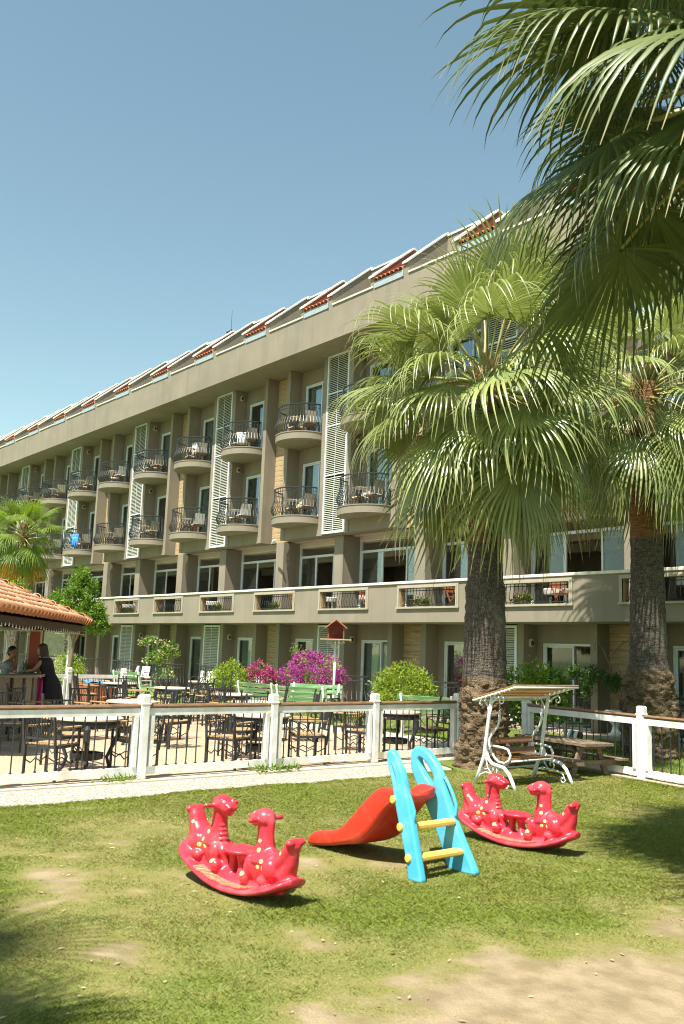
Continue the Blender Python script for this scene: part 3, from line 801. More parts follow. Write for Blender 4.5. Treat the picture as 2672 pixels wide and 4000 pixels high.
def frond_mesh(name, elev, seed, Lp, Lb, m, nseg=46, droop=1.0, K=10, spread=118, wmul=1.0, latv=.26, free=.38):
    r = np.random.default_rng(seed)
    V = []; F = []; T = []
    # petiole
    e = math.radians(elev); sag = math.radians(18+10*(1-abs(math.sin(e))))
    n = 7; p = np.array([0, 0, 0.]); path = [p.copy()]
    for i in range(n):
        a = e-sag*(i/n)**1.3
        p = p+np.array([math.cos(a), 0, math.sin(a)])*Lp/n; path.append(p.copy())
    a = e-sag; t = np.array([math.cos(a), 0, math.sin(a)]); s = np.array([0, 1, 0.]); nr = np.cross(t, s); nr = nr if nr[2] > 0 or a > PI/2 else nr
    mb = MB(); rr = [.034-.018*i/n for i in range(n+1)]
    mb.tube([tuple(q) for q in path], rr, 4, flat=.6)
    V += [tuple(v) for v in mb.v]; F4 = [f for f in mb.f if len(f) == 4]; F += F4; T += [0]*len(mb.v)
    npet = len(F4)
    hub = path[-1]
    phis = np.linspace(-spread, spread, nseg)*PI/180
    dphi = phis[1]-phis[0]
    fold = .34 if elev > 10 else .22
    for ph in phis:
        L = Lb*(.70+.30*math.cos(ph))*r.uniform(.93, 1.05)
        b = math.cos(ph)*t+math.sin(ph)*s-nr*fold*(math.sin(ph)**2)*(1 if nr[2] > 0 else -.3)
        b /= np.linalg.norm(b)
        side = np.cross(nr, b); side /= np.linalg.norm(side)
        pos = hub+b*.03; d = b.copy()
        kd = droop*r.uniform(.55, 1.7); broken = r.random() < .14; L *= r.uniform(.92, 1.08)
        lat = r.normal(0, latv)
        wb = 0
        base = len(V)
        for k in range(K+1):
            u = k/K
            if k > 0:
                g = .10*u+ (max(0, u-free)**1.15)*2.6*kd
                if broken and u > .7: g += 2.5
                dd = d+np.array([0, 0, -1.])*g*.33+side*lat*max(0, u-free)*.5
                d = dd/np.linalg.norm(dd)
                pos = pos+d*L/K
            rad = .03+L*u
            full = rad*math.tan(abs(dphi)/2)*1.04*wmul
            if u <= free: w = full; wb = full
            else: w = wb*max(.06, (1-(u-free)/(1-free))**.85)*.88
            pl = .38*w*(1 if u < free else 1.2)
            sd = np.cross(d, np.cross(side, d)); sd /= np.linalg.norm(sd)
            up = np.cross(d, sd); up = up if np.dot(up, nr) > 0 else -up
            V.append(tuple(pos-sd*w)); V.append(tuple(pos+up*pl)); V.append(tuple(pos+sd*w)); T += [u*r.uniform(.9, 1.04) if u > .9 else u]*3
        for k in range(K):
            o = base+3*k
            F.append((o, o+1, o+4, o+3)); F.append((o+1, o+2, o+5, o+4))
    me = npmesh(name, V, np.array(F), m, False, {'tip': T})
    me.materials.append(PETI)
    mi = np.zeros(len(F), dtype=np.int32); mi[:npet] = 1; me.polygons.foreach_set('material_index', mi)
    return me
def trunk_obj(root, prof, zsplit, seed, boss_top, nseg=56, ring=None):
    """prof: list of (z, radius); lumpy root boss below boss_top"""
    z_top = prof[-1][0]; zs = np.concatenate([np.arange(0, boss_top+.15, .03), np.arange(boss_top+.18, z_top, .08), [z_top]])
    V = []; F = []; A = []
    R = np.interp(zs, [p[0] for p in prof], [p[1] for p in prof])
    off = Vector((seed*3.1, seed*1.7, 0))
    for z, r in zip(zs, R):
        k = max(0, min(1, (boss_top-z)/.12))
        for i in range(nseg):
            a = 2*PI*i/nseg; q = Vector((math.cos(a)*2.0, math.sin(a)*2.0, z*4.4))
            lump = 0
            if k > 0:
                n1 = mnoise.noise(q*1.1+off); n2 = mnoise.noise(q*3.0+off); n3 = mnoise.noise(q*7.5+off); n4 = mnoise.noise(q*16+off)
                lump = k*(.07*n1+.12*abs(n2)+.075*abs(n3)+.035*n4-.05)
            fine = (1-k)*.012*mnoise.noise(Vector((math.cos(a)*9, math.sin(a)*9, z*14))+off)+(1-k)*.006*math.sin(z*42+mnoise.noise(q)*3)
            if ring and abs(z-ring) < .16: fine += .035*(1-abs(z-ring)/.16)*(.6+.9*mnoise.noise(Vector((math.cos(a)*14, math.sin(a)*14, z*12))))
            rr = r+lump+fine
            V.append((rr*math.cos(a), rr*math.sin(a), z)); A.append(z)
    m = len(zs)
    for i in range(m-1):
        for k in range(nseg):
            F.append((i*nseg+k, i*nseg+(k+1) % nseg, (i+1)*nseg+(k+1) % nseg, (i+1)*nseg+k))
    mt, nt, p, N, L = newmat('palm_trunk_bark'); setrough(p, .92, 0, .2)
    at = N.new('ShaderNodeAttribute'); at.attribute_name = 'hz'
    tc = N.new('ShaderNodeTexCoord')
    def nz(sc, st, det=8):
        mp = N.new('ShaderNodeMapping'); mp.inputs['Scale'].default_value = st; L.new(tc.outputs['Object'], mp.inputs[0])
        n = N.new('ShaderNodeTexNoise'); n.inputs['Scale'].default_value = sc; n.inputs['Detail'].default_value = det; L.new(mp.outputs[0], n.inputs[0]); return n.outputs[0]
    def mix(f, a, b):
        x = N.new('ShaderNodeMix'); x.data_type = 'RGBA'; L.new(f, x.inputs[0])
        for sx, i in ((a, 6), (b, 7)):
            if isinstance(sx, tuple): x.inputs[i].default_value = (*sx, 1)
            else: L.new(sx, x.inputs[i])
        return x.outputs[2]
    def rg(v, a, b):
        q = N.new('ShaderNodeMapRange'); q.inputs[1].default_value = a; q.inputs[2].default_value = b; L.new(v, q.inputs[0]); return q.outputs[0]
    vert = nz(30, (1.6, 1.6, .55)); hor = nz(7, (1, 1, 7)); fine = nz(40, (1, 1, 1))
    grey = mix(rg(vert, .38, .62), (.062, .050, .040), (.155, .132, .108)); grey = mix(rg(hor, .5, .68), grey, (.05, .04, .032)); grey = mix(rg(nz(2.2, (1, 1, .5)), .55, .7), grey, (.20, .18, .155))
    brown = mix(rg(hor, .35, .65), (.13, .062, .026), (.30, .165, .08))
    boss = mix(rg(nz(5, (1, 1, 1)), .4, .65), (.13, .088, .05), (.25, .18, .11)); boss = mix(rg(fine, .50, .68), boss, (.05, .034, .022))
    c = mix(rg(at.outputs['Fac'], boss_top-.06, boss_top+.05), boss, grey)
    c = mix(rg(at.outputs['Fac'], zsplit-.03, zsplit+.03), c, brown)
    L.new(c, p.inputs['Base Color'])
    ad = N.new('ShaderNodeMath'); ad.operation = 'ADD'; L.new(hor, ad.inputs[0]); L.new(vert, ad.inputs[1])
    a2 = N.new('ShaderNodeMath'); a2.operation = 'ADD'; L.new(ad.outputs[0], a2.inputs[0]); L.new(fine, a2.inputs[1])
    bp = N.new('ShaderNodeBump'); bp.inputs['Strength'].default_value = .9; bp.inputs['Distance'].default_value = .03
    L.new(a2.outputs[0], bp.inputs['Height']); L.new(bp.outputs[0], p.inputs['Normal'])
    me = npmesh('trunk', V, np.array(F), mt, True, {'hz': A})
    return obj_from(me, 'trunk', root)
def palm(loc, label, group, hz, prof, zsplit, boss_top, seed, nf, Lp, Lb, m, elevs=(-62, 82), droop=1.0, dead=0, ring=None, core_r=.28, nvar=16, spec=None, nseg=46, wmul=1.0, wild=.22, fexp=.85, free=.38, latv=.26):
    root = thing('fan_palm', loc, label, 'palm tree', group)
    trunk_obj(root, prof, zsplit, seed, boss_top, ring=ring)
    rs = random.Random(seed)
    lib = []
    for i in range(nvar):
        f = i/(nvar-1); el = elevs[0]+(elevs[1]-elevs[0])*f
        dr = droop*(1.15-.95*max(0, f-.45)/.55)
        mm = m
        lib.append(frond_mesh('frond', el, seed*100+i, Lp*(1.0+.1*math.sin(i)), Lb*(1 if f < .85 else .9), mm, nseg=nseg, droop=dr, wmul=wmul, free=free, latv=latv))
    ga = 2.39996
    for k in range(nf):
        f = ((k+.5)/nf)**fexp
        idx = min(nvar-1, max(0, int(round(f*(nvar-1)+rs.uniform(-.6, .6)))))
        az = k*ga+rs.uniform(-.22, .22)
        zz = hz-.35+.55*f+rs.uniform(-.06, .06)
        r0 = core_r*(1-.55*f)
        sc = rs.uniform(.80, 1.15)
        o = obj_from(lib[idx], 'frond', root, (r0*math.cos(az), r0*math.sin(az), zz), (rs.uniform(-wild, wild), rs.uniform(-wild*.5, wild*.5), az), (sc, sc, sc))
    if dead:
        dl = [frond_mesh('dry_frond', -62+9*i, seed*100+50+i, Lp*.95, Lb*.9, FRONDD, nseg=34, droop=1.5) for i in range(3)]
        for k in range(dead):
            az = k*2*PI/dead+rs.uniform(-.3, .3)
            o = obj_from(dl[k % 3], 'dry_frond', root, (core_r*math.cos(az), core_r*math.sin(az), hz-.45), (0, 0, az)); o['label'] = 'yellow and orange drying frond'
    # leaf base core and dry threads
    b = MB()
    for k in range(46):
        az = k*ga; zz = hz-.75+.9*k/46; r1 = core_r*.95*(1-.4*k/46)
        b.bar((r1*.5*math.cos(az), r1*.5*math.sin(az), zz), (r1*1.25*math.cos(az), r1*1.25*math.sin(az), zz+.22+.2*k/46), .09, .03)
    b.build('leaf_base_core', mat('leaf_base_fibre', (.20, .12, .06), (.30, .2, .09), .9, 9), root, local=True)
    return root
palm((-9.9, 11.32, 0), 'big fan palm with lumpy root base standing behind the white garden swing', None, 6.36,
     [(0, .46), (.25, .43), (.7, .38), (1.15, .37), (1.33, .36), (1.5, .355), (2.3, .335), (2.85, .315), (3.0, .29), (3.55, .275), (3.7, .285), (4.6, .245), (6.65, .25)], 3.62, 1.42, 3, 74, 1.32, 1.5, FROND, droop=1.7, ring=2.88, core_r=.27, nvar=22, elevs=(-66, 84), wmul=.94, wild=.36, fexp=1.1, free=.43, latv=.22)
palm((-9.6, 15.7, 0), 'tall fan palm with thick grey trunk behind the right white fence', None, 7.2,
     [(0, .50), (.6, .52), (1.1, .50), (1.55, .42), (1.75, .355), (2.6, .33), (3.9, .30), (4.2, .31), (5.6, .27), (7.3, .27)], 4.15, 1.62, 5, 58, 1.28, 1.45, FROND, droop=1.85, ring=3.1, core_r=.27, wmul=.92, wild=.36, elevs=(-66, 82), fexp=1.1, free=.42, latv=.22)
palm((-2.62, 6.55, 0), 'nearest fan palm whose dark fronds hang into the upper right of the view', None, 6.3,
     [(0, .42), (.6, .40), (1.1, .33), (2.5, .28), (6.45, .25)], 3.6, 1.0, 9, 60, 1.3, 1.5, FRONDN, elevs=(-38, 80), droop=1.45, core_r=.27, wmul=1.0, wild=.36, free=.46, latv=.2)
palm((-4.35, -2.35, 0), 'fan palm left of the viewpoint that throws shade on the lower left lawn', None, 5.3,
     [(0, .42), (.6, .40), (1.1, .33), (2.5, .28), (5.5, .25)], 3.6, 1.0, 11, 44, 1.1, 1.25, FROND, droop=.9, core_r=.27, nvar=8)
palm((-37.2, 13.5, 0), 'young fan palm with orange dying fronds behind the bar roof', None, 6.1,
     [(0, .25), (2, .2), (6.2, .17)], 5.3, .2, 13, 46, .95, 1.05, FRONDY, elevs=(-55, 84), droop=.75, dead=10, core_r=.18, nvar=12, nseg=36, wmul=1.1)

# ================================================================== PLAYGROUND TOYS
DG = bpy.context.evaluated_depsgraph_get
def remeshed(mb, name, mats, voxel=.012, smooth=4, fac=.6):
    me = mb.mesh(name+'_src', None); o = bpy.data.objects.new(name+'_src', me); COL.objects.link(o)
    r = o.modifiers.new('r', 'REMESH'); r.mode = 'VOXEL'; r.voxel_size = voxel; r.use_smooth_shade = True
    s = o.modifiers.new('s', 'SMOOTH'); s.iterations = smooth; s.factor = fac
    dg = bpy.context.evaluated_depsgraph_get(); dg.update()
    out = bpy.data.meshes.new_from_object(o.evaluated_get(dg)); out.name = name
    out.materials.clear(); out.materials.append(mats)
    out.polygons.foreach_set('use_smooth', [True]*len(out.polygons))
    bpy.data.objects.remove(o); bpy.data.meshes.remove(me)
    return out
def Rm(ax, deg): return Matrix.Rotation(math.radians(deg), 3, ax)
def rocker_half(b, s):
    X = lambda x, y, z: (x*s, y*s, z)
    E = lambda c, r, M=None: b.ell(X(*c), r, M if M is None or s == 1 else Rm('Z', 180)@M, 18, 12)
    # body / seat
    E((-.40, 0, .285), (.175, .095, .14)); E((-.315, 0, .25), (.11, .10, .16)); E((-.47, 0, .24), (.12, .085, .11))
    b.tube([X(-.45, 0, .30), X(-.55, 0, .335), X(-.615, 0, .40), X(-.655, 0, .475), X(-.68, 0, .52)], [.085, .078, .066, .06, .05], 14, flat=1.25)
    for y in (-.05, .05): E((-.685, y, .525), (.035, .042, .032))
    E((-.68, 0, .50), (.035, .07, .06))
    # tail fin underside gusset to base
    b.tube([X(-.60, 0, .24), X(-.66, 0, .36), X(-.675, 0, .48)], [.075, .05, .04], 12, flat=1.2)
    E((-.60, 0, .235), (.10, .075, .09))
    # thighs, feet, forelegs
    for y in (-1, 1):
        E((-.50, y*.085, .285), (.075, .05, .088), Rm('Y', 20)); E((-.455, y*.105, .19), (.06, .042, .045)); 
        E((-.235, y*.075, .24), (.05, .045, .085)); E((-.20, y*.09, .155), (.055, .045, .05))
    # neck
    b.tube([X(-.335, 0, .30), X(-.325, 0, .40), X(-.315, 0, .50), X(-.30, 0, .60)], [.115, .082, .064, .062], 18)
    # head
    E((-.295, 0, .638), (.090, .085, .080)); E((-.275, 0, .675), (.05, .05, .04))
    E((-.205, 0, .615), (.068, .066, .042), Rm('Y', 8)); E((-.195, 0, .645), (.05, .062, .03)); E((-.215, 0, .578), (.055, .052, .026), Rm('Y', 14))
    E((-.150, .03, .632), (.022, .022, .018)); E((-.150, -.03, .632), (.022, .022, .018))
    for y in (-1, 1):
        b.tube([X(-.30, y*.06, .632), X(-.305, y*.11, .632), X(-.307, y*.145, .634)], [.021, .0185, .021], 10)
        E((-.307, y*.148, .634), (.023, .02, .023))
        E((-.245, y*.04, .672), (.028, .024, .028))
    # mane ridge on the nape
    b.tube([X(-.36, 0, .68), X(-.383, 0, .62), X(-.385, 0, .52), X(-.40, 0, .42)], [.028, .03, .026, .02], 8)
    # chest plates
    for k in range(5):
        z = .50-.036*k; E((-.268+.010*k, 0, z), (.021, .040+.004*k, .011))
ROCK_BASE = lambda x: .34*abs(x)**2.0*1.0+.06*abs(x)**4
def rocker_meshes():
    b = MB()
    for s in (1, -1): rocker_half(b, s)
    # base board: lens-like plan swept on the rocking curve
    n = 32; V = []; F = []; m = 20
    for i in range(n+1):
        x = -.73+1.46*i/n; q = abs(x)/.73
        w = .205*(1-.22*q**2) if q < .82 else .205*(1-.22*q**2)*math.sqrt(max(0.02, 1-((q-.82)/.18)**2*.92))
        if .55 < q: w *= 1+.05*math.sin((q-.55)/.45*PI)
        z0 = ROCK_BASE(x)+.035
        for k in range(m):
            a = 2*PI*k/m; ca, sa = math.cos(a), math.sin(a)
            V.append((x, w*math.copysign(abs(ca)**.6, ca), z0+.034*math.copysign(abs(sa)**.7, sa)))
    for i in range(n):
        for k in range(m): F.append((i*m+k, i*m+(k+1) % m, (i+1)*m+(k+1) % m, (i+1)*m+k))
    F.append(tuple(range(m-1, -1, -1))); F.append(tuple(range(n*m, n*m+m)))
    b.add(V, F)
    # central spine, table and its arched stem
    b.tube([(-.55, 0, .17), (-.3, 0, .09), (0, 0, .055), (.3, 0, .09), (.55, 0, .17)], [.085]*5, 14, flat=1.0)
    b.lathe((0, 0, .315), [(0, -.026), (.10, -.03), (.150, -.012), (.158, .004), (.150, .018), (.10, .026), (0, .028)], 28, 1.0, .84)
    for x in (-1, 1):
        b.tube([(x*.05, 0, .30), (x*.058, 0, .2), (x*.085, 0, .10)], [.05, .032, .06], 12, flat=1.4)
        b.tube([(x*.05, 0, .29), (x*.15, 0, .265), (x*.23, 0, .29)], [.035, .03, .045], 10, flat=1.5)
        b.tube([(x*.19, 0, .28), (x*.17, 0, .19), (x*.16, 0, .10)], [.04, .028, .05], 10, flat=1.5)
    body = remeshed(b, 'body', RED, .011, 3, .5)
    bvh = BVHTree.FromPolygons([v.co.copy() for v in body.vertices], [tuple(p.vertices) for p in body.polygons])
    spots = []
    sp = [(-.335, .47, .013), (-.345, .40, .017), (-.40, .325, .017), (-.36, .275, .021), (-.43, .27, .021), (-.60, .43, .014), (-.21, .19, .02)]
    for s in (1, -1):
        for x, z, r in sp:
            for y in (1, -1):
                hit, nr, idx, dist = bvh.ray_cast(Vector((x*s, y*.5, z)), Vector((0, -y, 0)))
                if hit: spots.append((hit, nr, r))
    eyes = []
    for s in (1, -1):
        for y in (1, -1):
            hit, nr, idx, dist = bvh.ray_cast(Vector((-.1*s, y*.043*s, .672)), Vector((-s, 0, 0)))
            if hit: eyes.append((hit, nr))
    return body, spots, eyes
rb, rspots, reyes = rocker_meshes()
spotm = MB().ell((0, 0, 0), (1, 1, .22), None, 12, 6).mesh('spot', SPOT, smooth=True)
eyem = MB().ell((0, 0, 0), (1, 1, .5), None, 10, 6).mesh('eye', EYEW, smooth=True)
pupm = MB().ell((0, 0, .3), (.5, .5, .35), None, 8, 5).mesh('pupil', EYEB, smooth=True)
def footplate(side):
    b = MB(); n = 27
    for i in range(n):
        x0 = -.36+.72*i/n; x1 = x0+.72/n*.62; xm = (x0+x1)/2
        wv = .02*math.sin(i*.9)
        ya, yb = (.095, .178+wv*.4)
        z = lambda x: ROCK_BASE(x)+.069
        sk = .022
        b.add([(x0, side*ya, z(x0)-.004), (x1, side*ya, z(x1)-.004), (x1+sk*side, side*yb, z(x1)-.004), (x0+sk*side, side*yb, z(x0)-.004),
               (x0, side*ya, z(x0)+.006), (x1, side*ya, z(x1)+.006), (x1+sk*side, side*yb, z(x1)+.004), (x0+sk*side, side*yb, z(x0)+.004)],
              [(0, 3, 2, 1), (4, 5, 6, 7), (0, 1, 5, 4), (1, 2, 6, 5), (2, 3, 7, 6), (3, 0, 4, 7)])
    return b
fps = [footplate(-1).mesh('foot_ridges', FADE), footplate(1).mesh('foot_ridges', FADE)]
def rocker(loc, rz, pit, label):
    r = thing('rocking_toy', loc, label, 'rocking toy', 'double dragon rocking toys', rz)
    obj_from(rb, 'body', r)
    for fp in fps: obj_from(fp, 'foot_ridges', r)
    for h, n, rad in rspots:
        obj_from(spotm, 'spot', r, h, n.to_track_quat('Z', 'Y').to_euler(), (rad*1.2, rad*1.2, rad*1.2))
    for h, n in reyes:
        e = obj_from(eyem, 'eye', r, h, n.to_track_quat('Z', 'Y').to_euler(), (.0135,)*3); obj_from(pupm, 'pupil', e)
    r.scale = (.88, .95, .865); r.rotation_euler = (0, pit, rz)
    return r
rocker((-5.77, 3.90, .012), .07, .05, 'red two-headed rocking toy with cream spots on the lawn left of the slide')
rocker((-5.70, 7.0, .012), .107, .023, 'red two-headed rocking toy with cream spots right of the slide before the swing')
# ---- slide
def plate(outline, holes, th, bev, name, m, res=3):
    cu = bpy.data.curves.new(name, 'CURVE'); cu.dimensions = '2D'; cu.fill_mode = 'BOTH'; cu.extrude = th; cu.bevel_depth = bev; cu.bevel_resolution = res
    for pts in [outline]+holes:
        sp = cu.splines.new('NURBS'); sp.points.add(len(pts)-1); sp.use_cyclic_u = True; sp.order_u = 3; sp.resolution_u = 5
        for p, q in zip(sp.points, pts): p.co = (q[0], q[1], 0, 1)
    o = bpy.data.objects.new(name, cu); COL.objects.link(o)
    dg = bpy.context.evaluated_depsgraph_get(); dg.update()
    me = bpy.data.meshes.new_from_object(o.evaluated_get(dg)); bpy.data.objects.remove(o)
    me.transform(Matrix(((1, 0, 0, 0), (0, 0, -1, 0), (0, 1, 0, 0), (0, 0, 0, 1))))
    me.materials.clear(); me.materials.append(m); me.name = name
    me.polygons.foreach_set('use_smooth', [True]*len(me.polygons)); me.set_sharp_from_angle(angle=math.radians(40))
    return me
SL = thing('toy_slide', (-5.2, 5.5, 0), 'red plastic slide with sky blue ladder sides and yellow steps on the lawn', 'slide')
out = [(-.085, .0), (-.13, .11), (-.22, .30), (-.31, .47), (-.37, .58), (-.44, .70), (-.525, .81), (-.545, .885), (-.49, .925), (-.42, .905), (-.33, .83), (-.25, .73), (-.235, .66), (-.20, .55), (-.13, .40), (-.05, .20), (.06, .01), (.06, .0), (.05, .0), (-.08, .0)]
hole = [(-.485, .81), (-.475, .865), (-.43, .875), (-.37, .80), (-.305, .70), (-.29, .61), (-.335, .575), (-.39, .62), (-.445, .72)]
outf = [(-.19, .0), (-.28, .20), (-.37, .34), (-.44, .45), (-.51, .545), (-.58, .63), (-.655, .77), (-.655, .87), (-.60, .925), (-.50, .90), (-.40, .83), (-.325, .74), (-.29, .63), (-.24, .52), (-.165, .38), (-.05, .20), (.075, .01), (.075, .0), (.06, .0), (-.18, .0)]
holef = [(-.60, .80), (-.585, .86), (-.53, .865), (-.45, .81), (-.375, .73), (-.36, .655), (-.40, .62), (-.46, .64), (-.53, .71)]
pf = plate(outf, [holef], .018, .021, 'ladder_side', CYAN)
outn = [(-.08, .0), (-.105, .12), (-.19, .32), (-.255, .46), (-.30, .59), (-.345, .72), (-.405, .84), (-.435, .91), (-.40, .945), (-.355, .925), (-.29, .85), (-.225, .77), (-.19, .67), (-.125, .54), (-.085, .42), (-.01, .21), (.06, .01), (.06, .0), (.045, .0), (-.07, .0)]
holen = [(-.385, .80), (-.385, .86), (-.36, .86), (-.30, .77), (-.265, .69), (-.275, .64), (-.30, .64), (-.335, .70)]
pn = plate([(x*.82-.02, z) for x, z in outn], [[(x*.82-.02, z) for x, z in holen]], .016, .018, 'ladder_side', CYAN)
obj_from(pn, 'ladder_side', SL, (0, -.285, .016)); obj_from(pf, 'ladder_side', SL, (.0, .275, .016))
for y in (-.275, .275):
    b = MB(); o_ = .0 if y < 0 else -.06; b.tube([(-.245+o_, y, .70), (-.215+o_, y, .72), (-.18+o_, y, .68), (-.125+o_, y, .60), (-.085+o_, y, .52), (-.08+o_, y, .44), (-.125+o_, y, .40)], .0155, 8); b.build('side_handle', CYAN, SL, smooth=True, local=True)
    b = MB(); b.tube([(.02, y, .012), (-.10, y, .30), (-.2, y, .54), (-.27, y, .68)], [.026, .024, .02, .015], 10, flat=1.0) if y < 0 else b.tube([(-.07, y, .012), (-.24, y, .30), (-.36, y, .48), (-.43, y, .58)], [.05, .036, .028, .015], 10, flat=.55); b.build('ladder_rib', CYAN, SL, smooth=True, local=True)
for z, x, dx in ((.385, -.165, .09), (.165, -.07, .10)):
    b = MB(); b.bbox(x-dx*.5, x+dx*.55, -.262, .25, z-.022, z+.022, .012); b.build('step', YEL, SL, local=True)
for z, x in ((.585, -.265), (.385, -.175), (.165, -.075)):
    for y in (-1, 1):
        b = MB(); b.lathe((0, 0, 0), [(0, -.005), (.034, -.005), (.034, .012), (.026, .020), (0, .022)], 14); me = b.mesh('bolt_cap', YEL, smooth=False)
        obj_from(me, 'bolt_cap', SL, (x-.02, y*.315, z), (y*-PI/2 if y > 0 else PI/2, 0, 0))
def chute():
    # stations: x, rim z, floor z, belly z
    st = [(-.27, .655, .60, .555), (-.40, .65, .585, .53), (-.49, .655, .555, .44), (-.56, .635, .505, .36), (-.66, .565, .42, .25), (-.77, .47, .315, .16), (-.88, .37, .225, .11),
          (-1.0, .25, .15, .095), (-1.12, .195, .105, .06), (-1.25, .175, .085, .035), (-1.35, .16, .07, .018), (-1.42, .13, .055, .012), (-1.455, .09, .04, .012), (-1.465, .045, .025, .012)]
    W = .235; V = []; F = []
    for i, (x, r, f, g) in enumerate(st):
        w = W*(.86 if i == 0 else (.93 if i == 1 else 1.0)); w += .02*max(0, (i-9)/4)
        prof = [(-w-.012, g+.02), (-w-.012, r-.02), (-w, r), (-w+.022, r), (-w+.036, r-.025), (-w+.05, f+.03), (-w+.09, f), (0, f-.006), (w-.09, f), (w-.05, f+.03), (w-.036, r-.025), (w-.022, r), (w, r), (w+.012, r-.02), (w+.012, g+.02), (w-.03, g), (0, g-.0), (-w+.03, g)]
        V += [(x, p[0], p[1]) for p in prof]; m = len(prof)
    for i in range(len(st)-1):
        for k in range(m): F.append((i*m+k, (i+1)*m+k, (i+1)*m+(k+1) % m, i*m+(k+1) % m))
    F.append(tuple(range(m))); F.append(tuple(range((len(st)-1)*m+m-1, (len(st)-1)*m-1, -1)))
    b = MB(); b.add(V, F); return b
chm = chute().mesh('chute', ORED, smooth=True); chm.set_sharp_from_angle(angle=math.radians(50))
ch = obj_from(chm, 'chute', SL); sb = ch.modifiers.new('s', 'SUBSURF'); sb.levels = 1; sb.render_levels = 2


# ---- garden swing
SW = thing('garden_swing', (-8.35, 10.4, 0), 'small white metal garden swing with brown slatted seat and slatted roof before the palm', 'garden swing')
def spiral(c, r0, turns, plane='xz', sgn=1, a0=0, r1=.01, n=22):
    P = []
    for i in range(n+1):
        t = i/n; a = math.radians(a0)+sgn*turns*2*PI*t; r = r0+(r1-r0)*t
        P.append((c[0]+r*math.cos(a), c[1], c[2]+r*math.sin(a)))
    return P
b0 = {}
for y in (9.77, 11.03):
    b = MB()
    b.tube([(-8.70, y, .0), (-8.61, y, .20), (-8.53, y, .40), (-8.50, y, .62), (-8.45, y, .95), (-8.40, y, 1.21)], .026, 8)
    b.build('post', WHITEM, SW, smooth=True)
    b = MB(); b.tube([(-8.50, y, .46), (-8.45, y, .36), (-8.38, y, .305), (-8.28, y, .29), (-8.18, y, .275), (-8.09, y, .20), (-8.03, y, .10), (-7.98, y, .0)], .026, 8)
    b.build('front_leg', WHITEM, SW, smooth=True)
    b = MB()
    b.tube([(-8.64, y, .06), (-8.60, y, .14), (-8.50, y, .185), (-8.38, y, .17)]+[(-8.38, y, .17), (-8.25, y, .165), (-8.14, y, .12), (-8.10, y, .03)], .009, 5)
    b.tube([(-8.50, y, .38), (-8.47, y, .25), (-8.40, y, .175)], .009, 5)
    b.tube(spiral((-8.35, y, .235), .065, .9, a0=-90), .009, 5); b.tube(spiral((-8.15, y, .055), .055, .85, sgn=-1, a0=0), .009, 5)
    b.build('leg_scroll', WHITEM, SW, smooth=True)
    b = MB()
    b.tube([(-8.44, y, 1.02), (-8.40, y, 1.12), (-8.30, y, 1.20), (-8.22, y, 1.235)], .012, 5); b.tube(spiral((-8.24, y, 1.165), .062, .95, sgn=-1, a0=80), .010, 5)
    b.tube([(-8.46, y, .98), (-8.48, y, 1.08), (-8.53, y, 1.16)], .011, 5); b.tube(spiral((-8.585, y, 1.105), .05, .8, sgn=1, a0=70), .010, 5)
    b.build('roof_scroll', WHITEM, SW, smooth=True)
b = MB(); b.tube([(-8.60, 9.77, .20), (-8.60, 11.03, .20)], .014, 6); b.build('lower_crossbar', WHITEM, SW, smooth=True)
b = MB(); b.tube([(-8.40, 9.77, 1.205), (-8.40, 11.03, 1.205)], .024, 8); b.build('top_crossbar', WHITEM, SW, smooth=True)
RDX, RDZ = .74, .215
RD = Vector((RDX, 0, RDZ)).normalized()
for y in (9.70, 9.79, 11.01, 11.10):
    b = MB(); b.bar((-8.66, y, 1.155), (-7.95, y, 1.155+.71*RDZ/RDX), .03, .02); b.build('roof_rafter', WHITEM, SW)
b = MB(); b.tube([(-7.94, 9.68, 1.36), (-7.94, 11.12, 1.36)], .016, 6); b.tube([(-8.67, 9.68, 1.15), (-8.67, 11.12, 1.15)], .016, 6); b.build('roof_edge_bar', WHITEM, SW, smooth=True)
b = MB().obox((0, 0, 0), .033, .72, .008, Matrix.Identity(3)); slm = b.mesh('roof_slat', ROOFW)
for k in range(9):
    t = .02+k*.088
    obj_from(slm, 'roof_slat', SW, (-8.66+8.35+t*RD.x, 0, 1.178+t*RD.z+.003), (0, -math.atan2(RDZ, RDX), 0))
for y in (9.93, 10.87):
    b = MB(); b.tube([(-8.40, y, .98), (-8.395, y, .90), (-8.43, y, .80), (-8.52, y, .70), (-8.575, y, .62), (-8.58, y, .54), (-8.54, y, .44), (-8.47, y, .36), (-8.40, y, .32), (-8.30, y, .315), (-8.22, y, .36), (-8.20, y, .43), (-8.24, y, .50), (-8.32, y, .52), (-8.54, y, .53)], .017, 7)
    b.build('seat_arm', WHITEM, SW, smooth=True)
    b = MB()
    for k in range(6):
        c = (-8.40, y, 1.185-.036*k); 
        P = [(c[0]+.010*math.cos(a)*(1 if k % 2 else 0), c[1]+.010*math.cos(a)*(0 if k % 2 else 1), c[2]+.022*math.sin(a)) for a in [2*PI*i/8 for i in range(8)]]
        b.tube(P, .0035, 4, closed=True)
    b.build('chain', WHITEM, SW, smooth=True, kind='stuff')
b = MB(); b.tube([(-8.45, 9.93, .335), (-8.45, 10.87, .335)], .014, 6); b.tube([(-8.2, 9.95, .345), (-8.2, 10.85, .345)], .013, 6); b.build('seat_bar', WHITEM, SW, smooth=True)
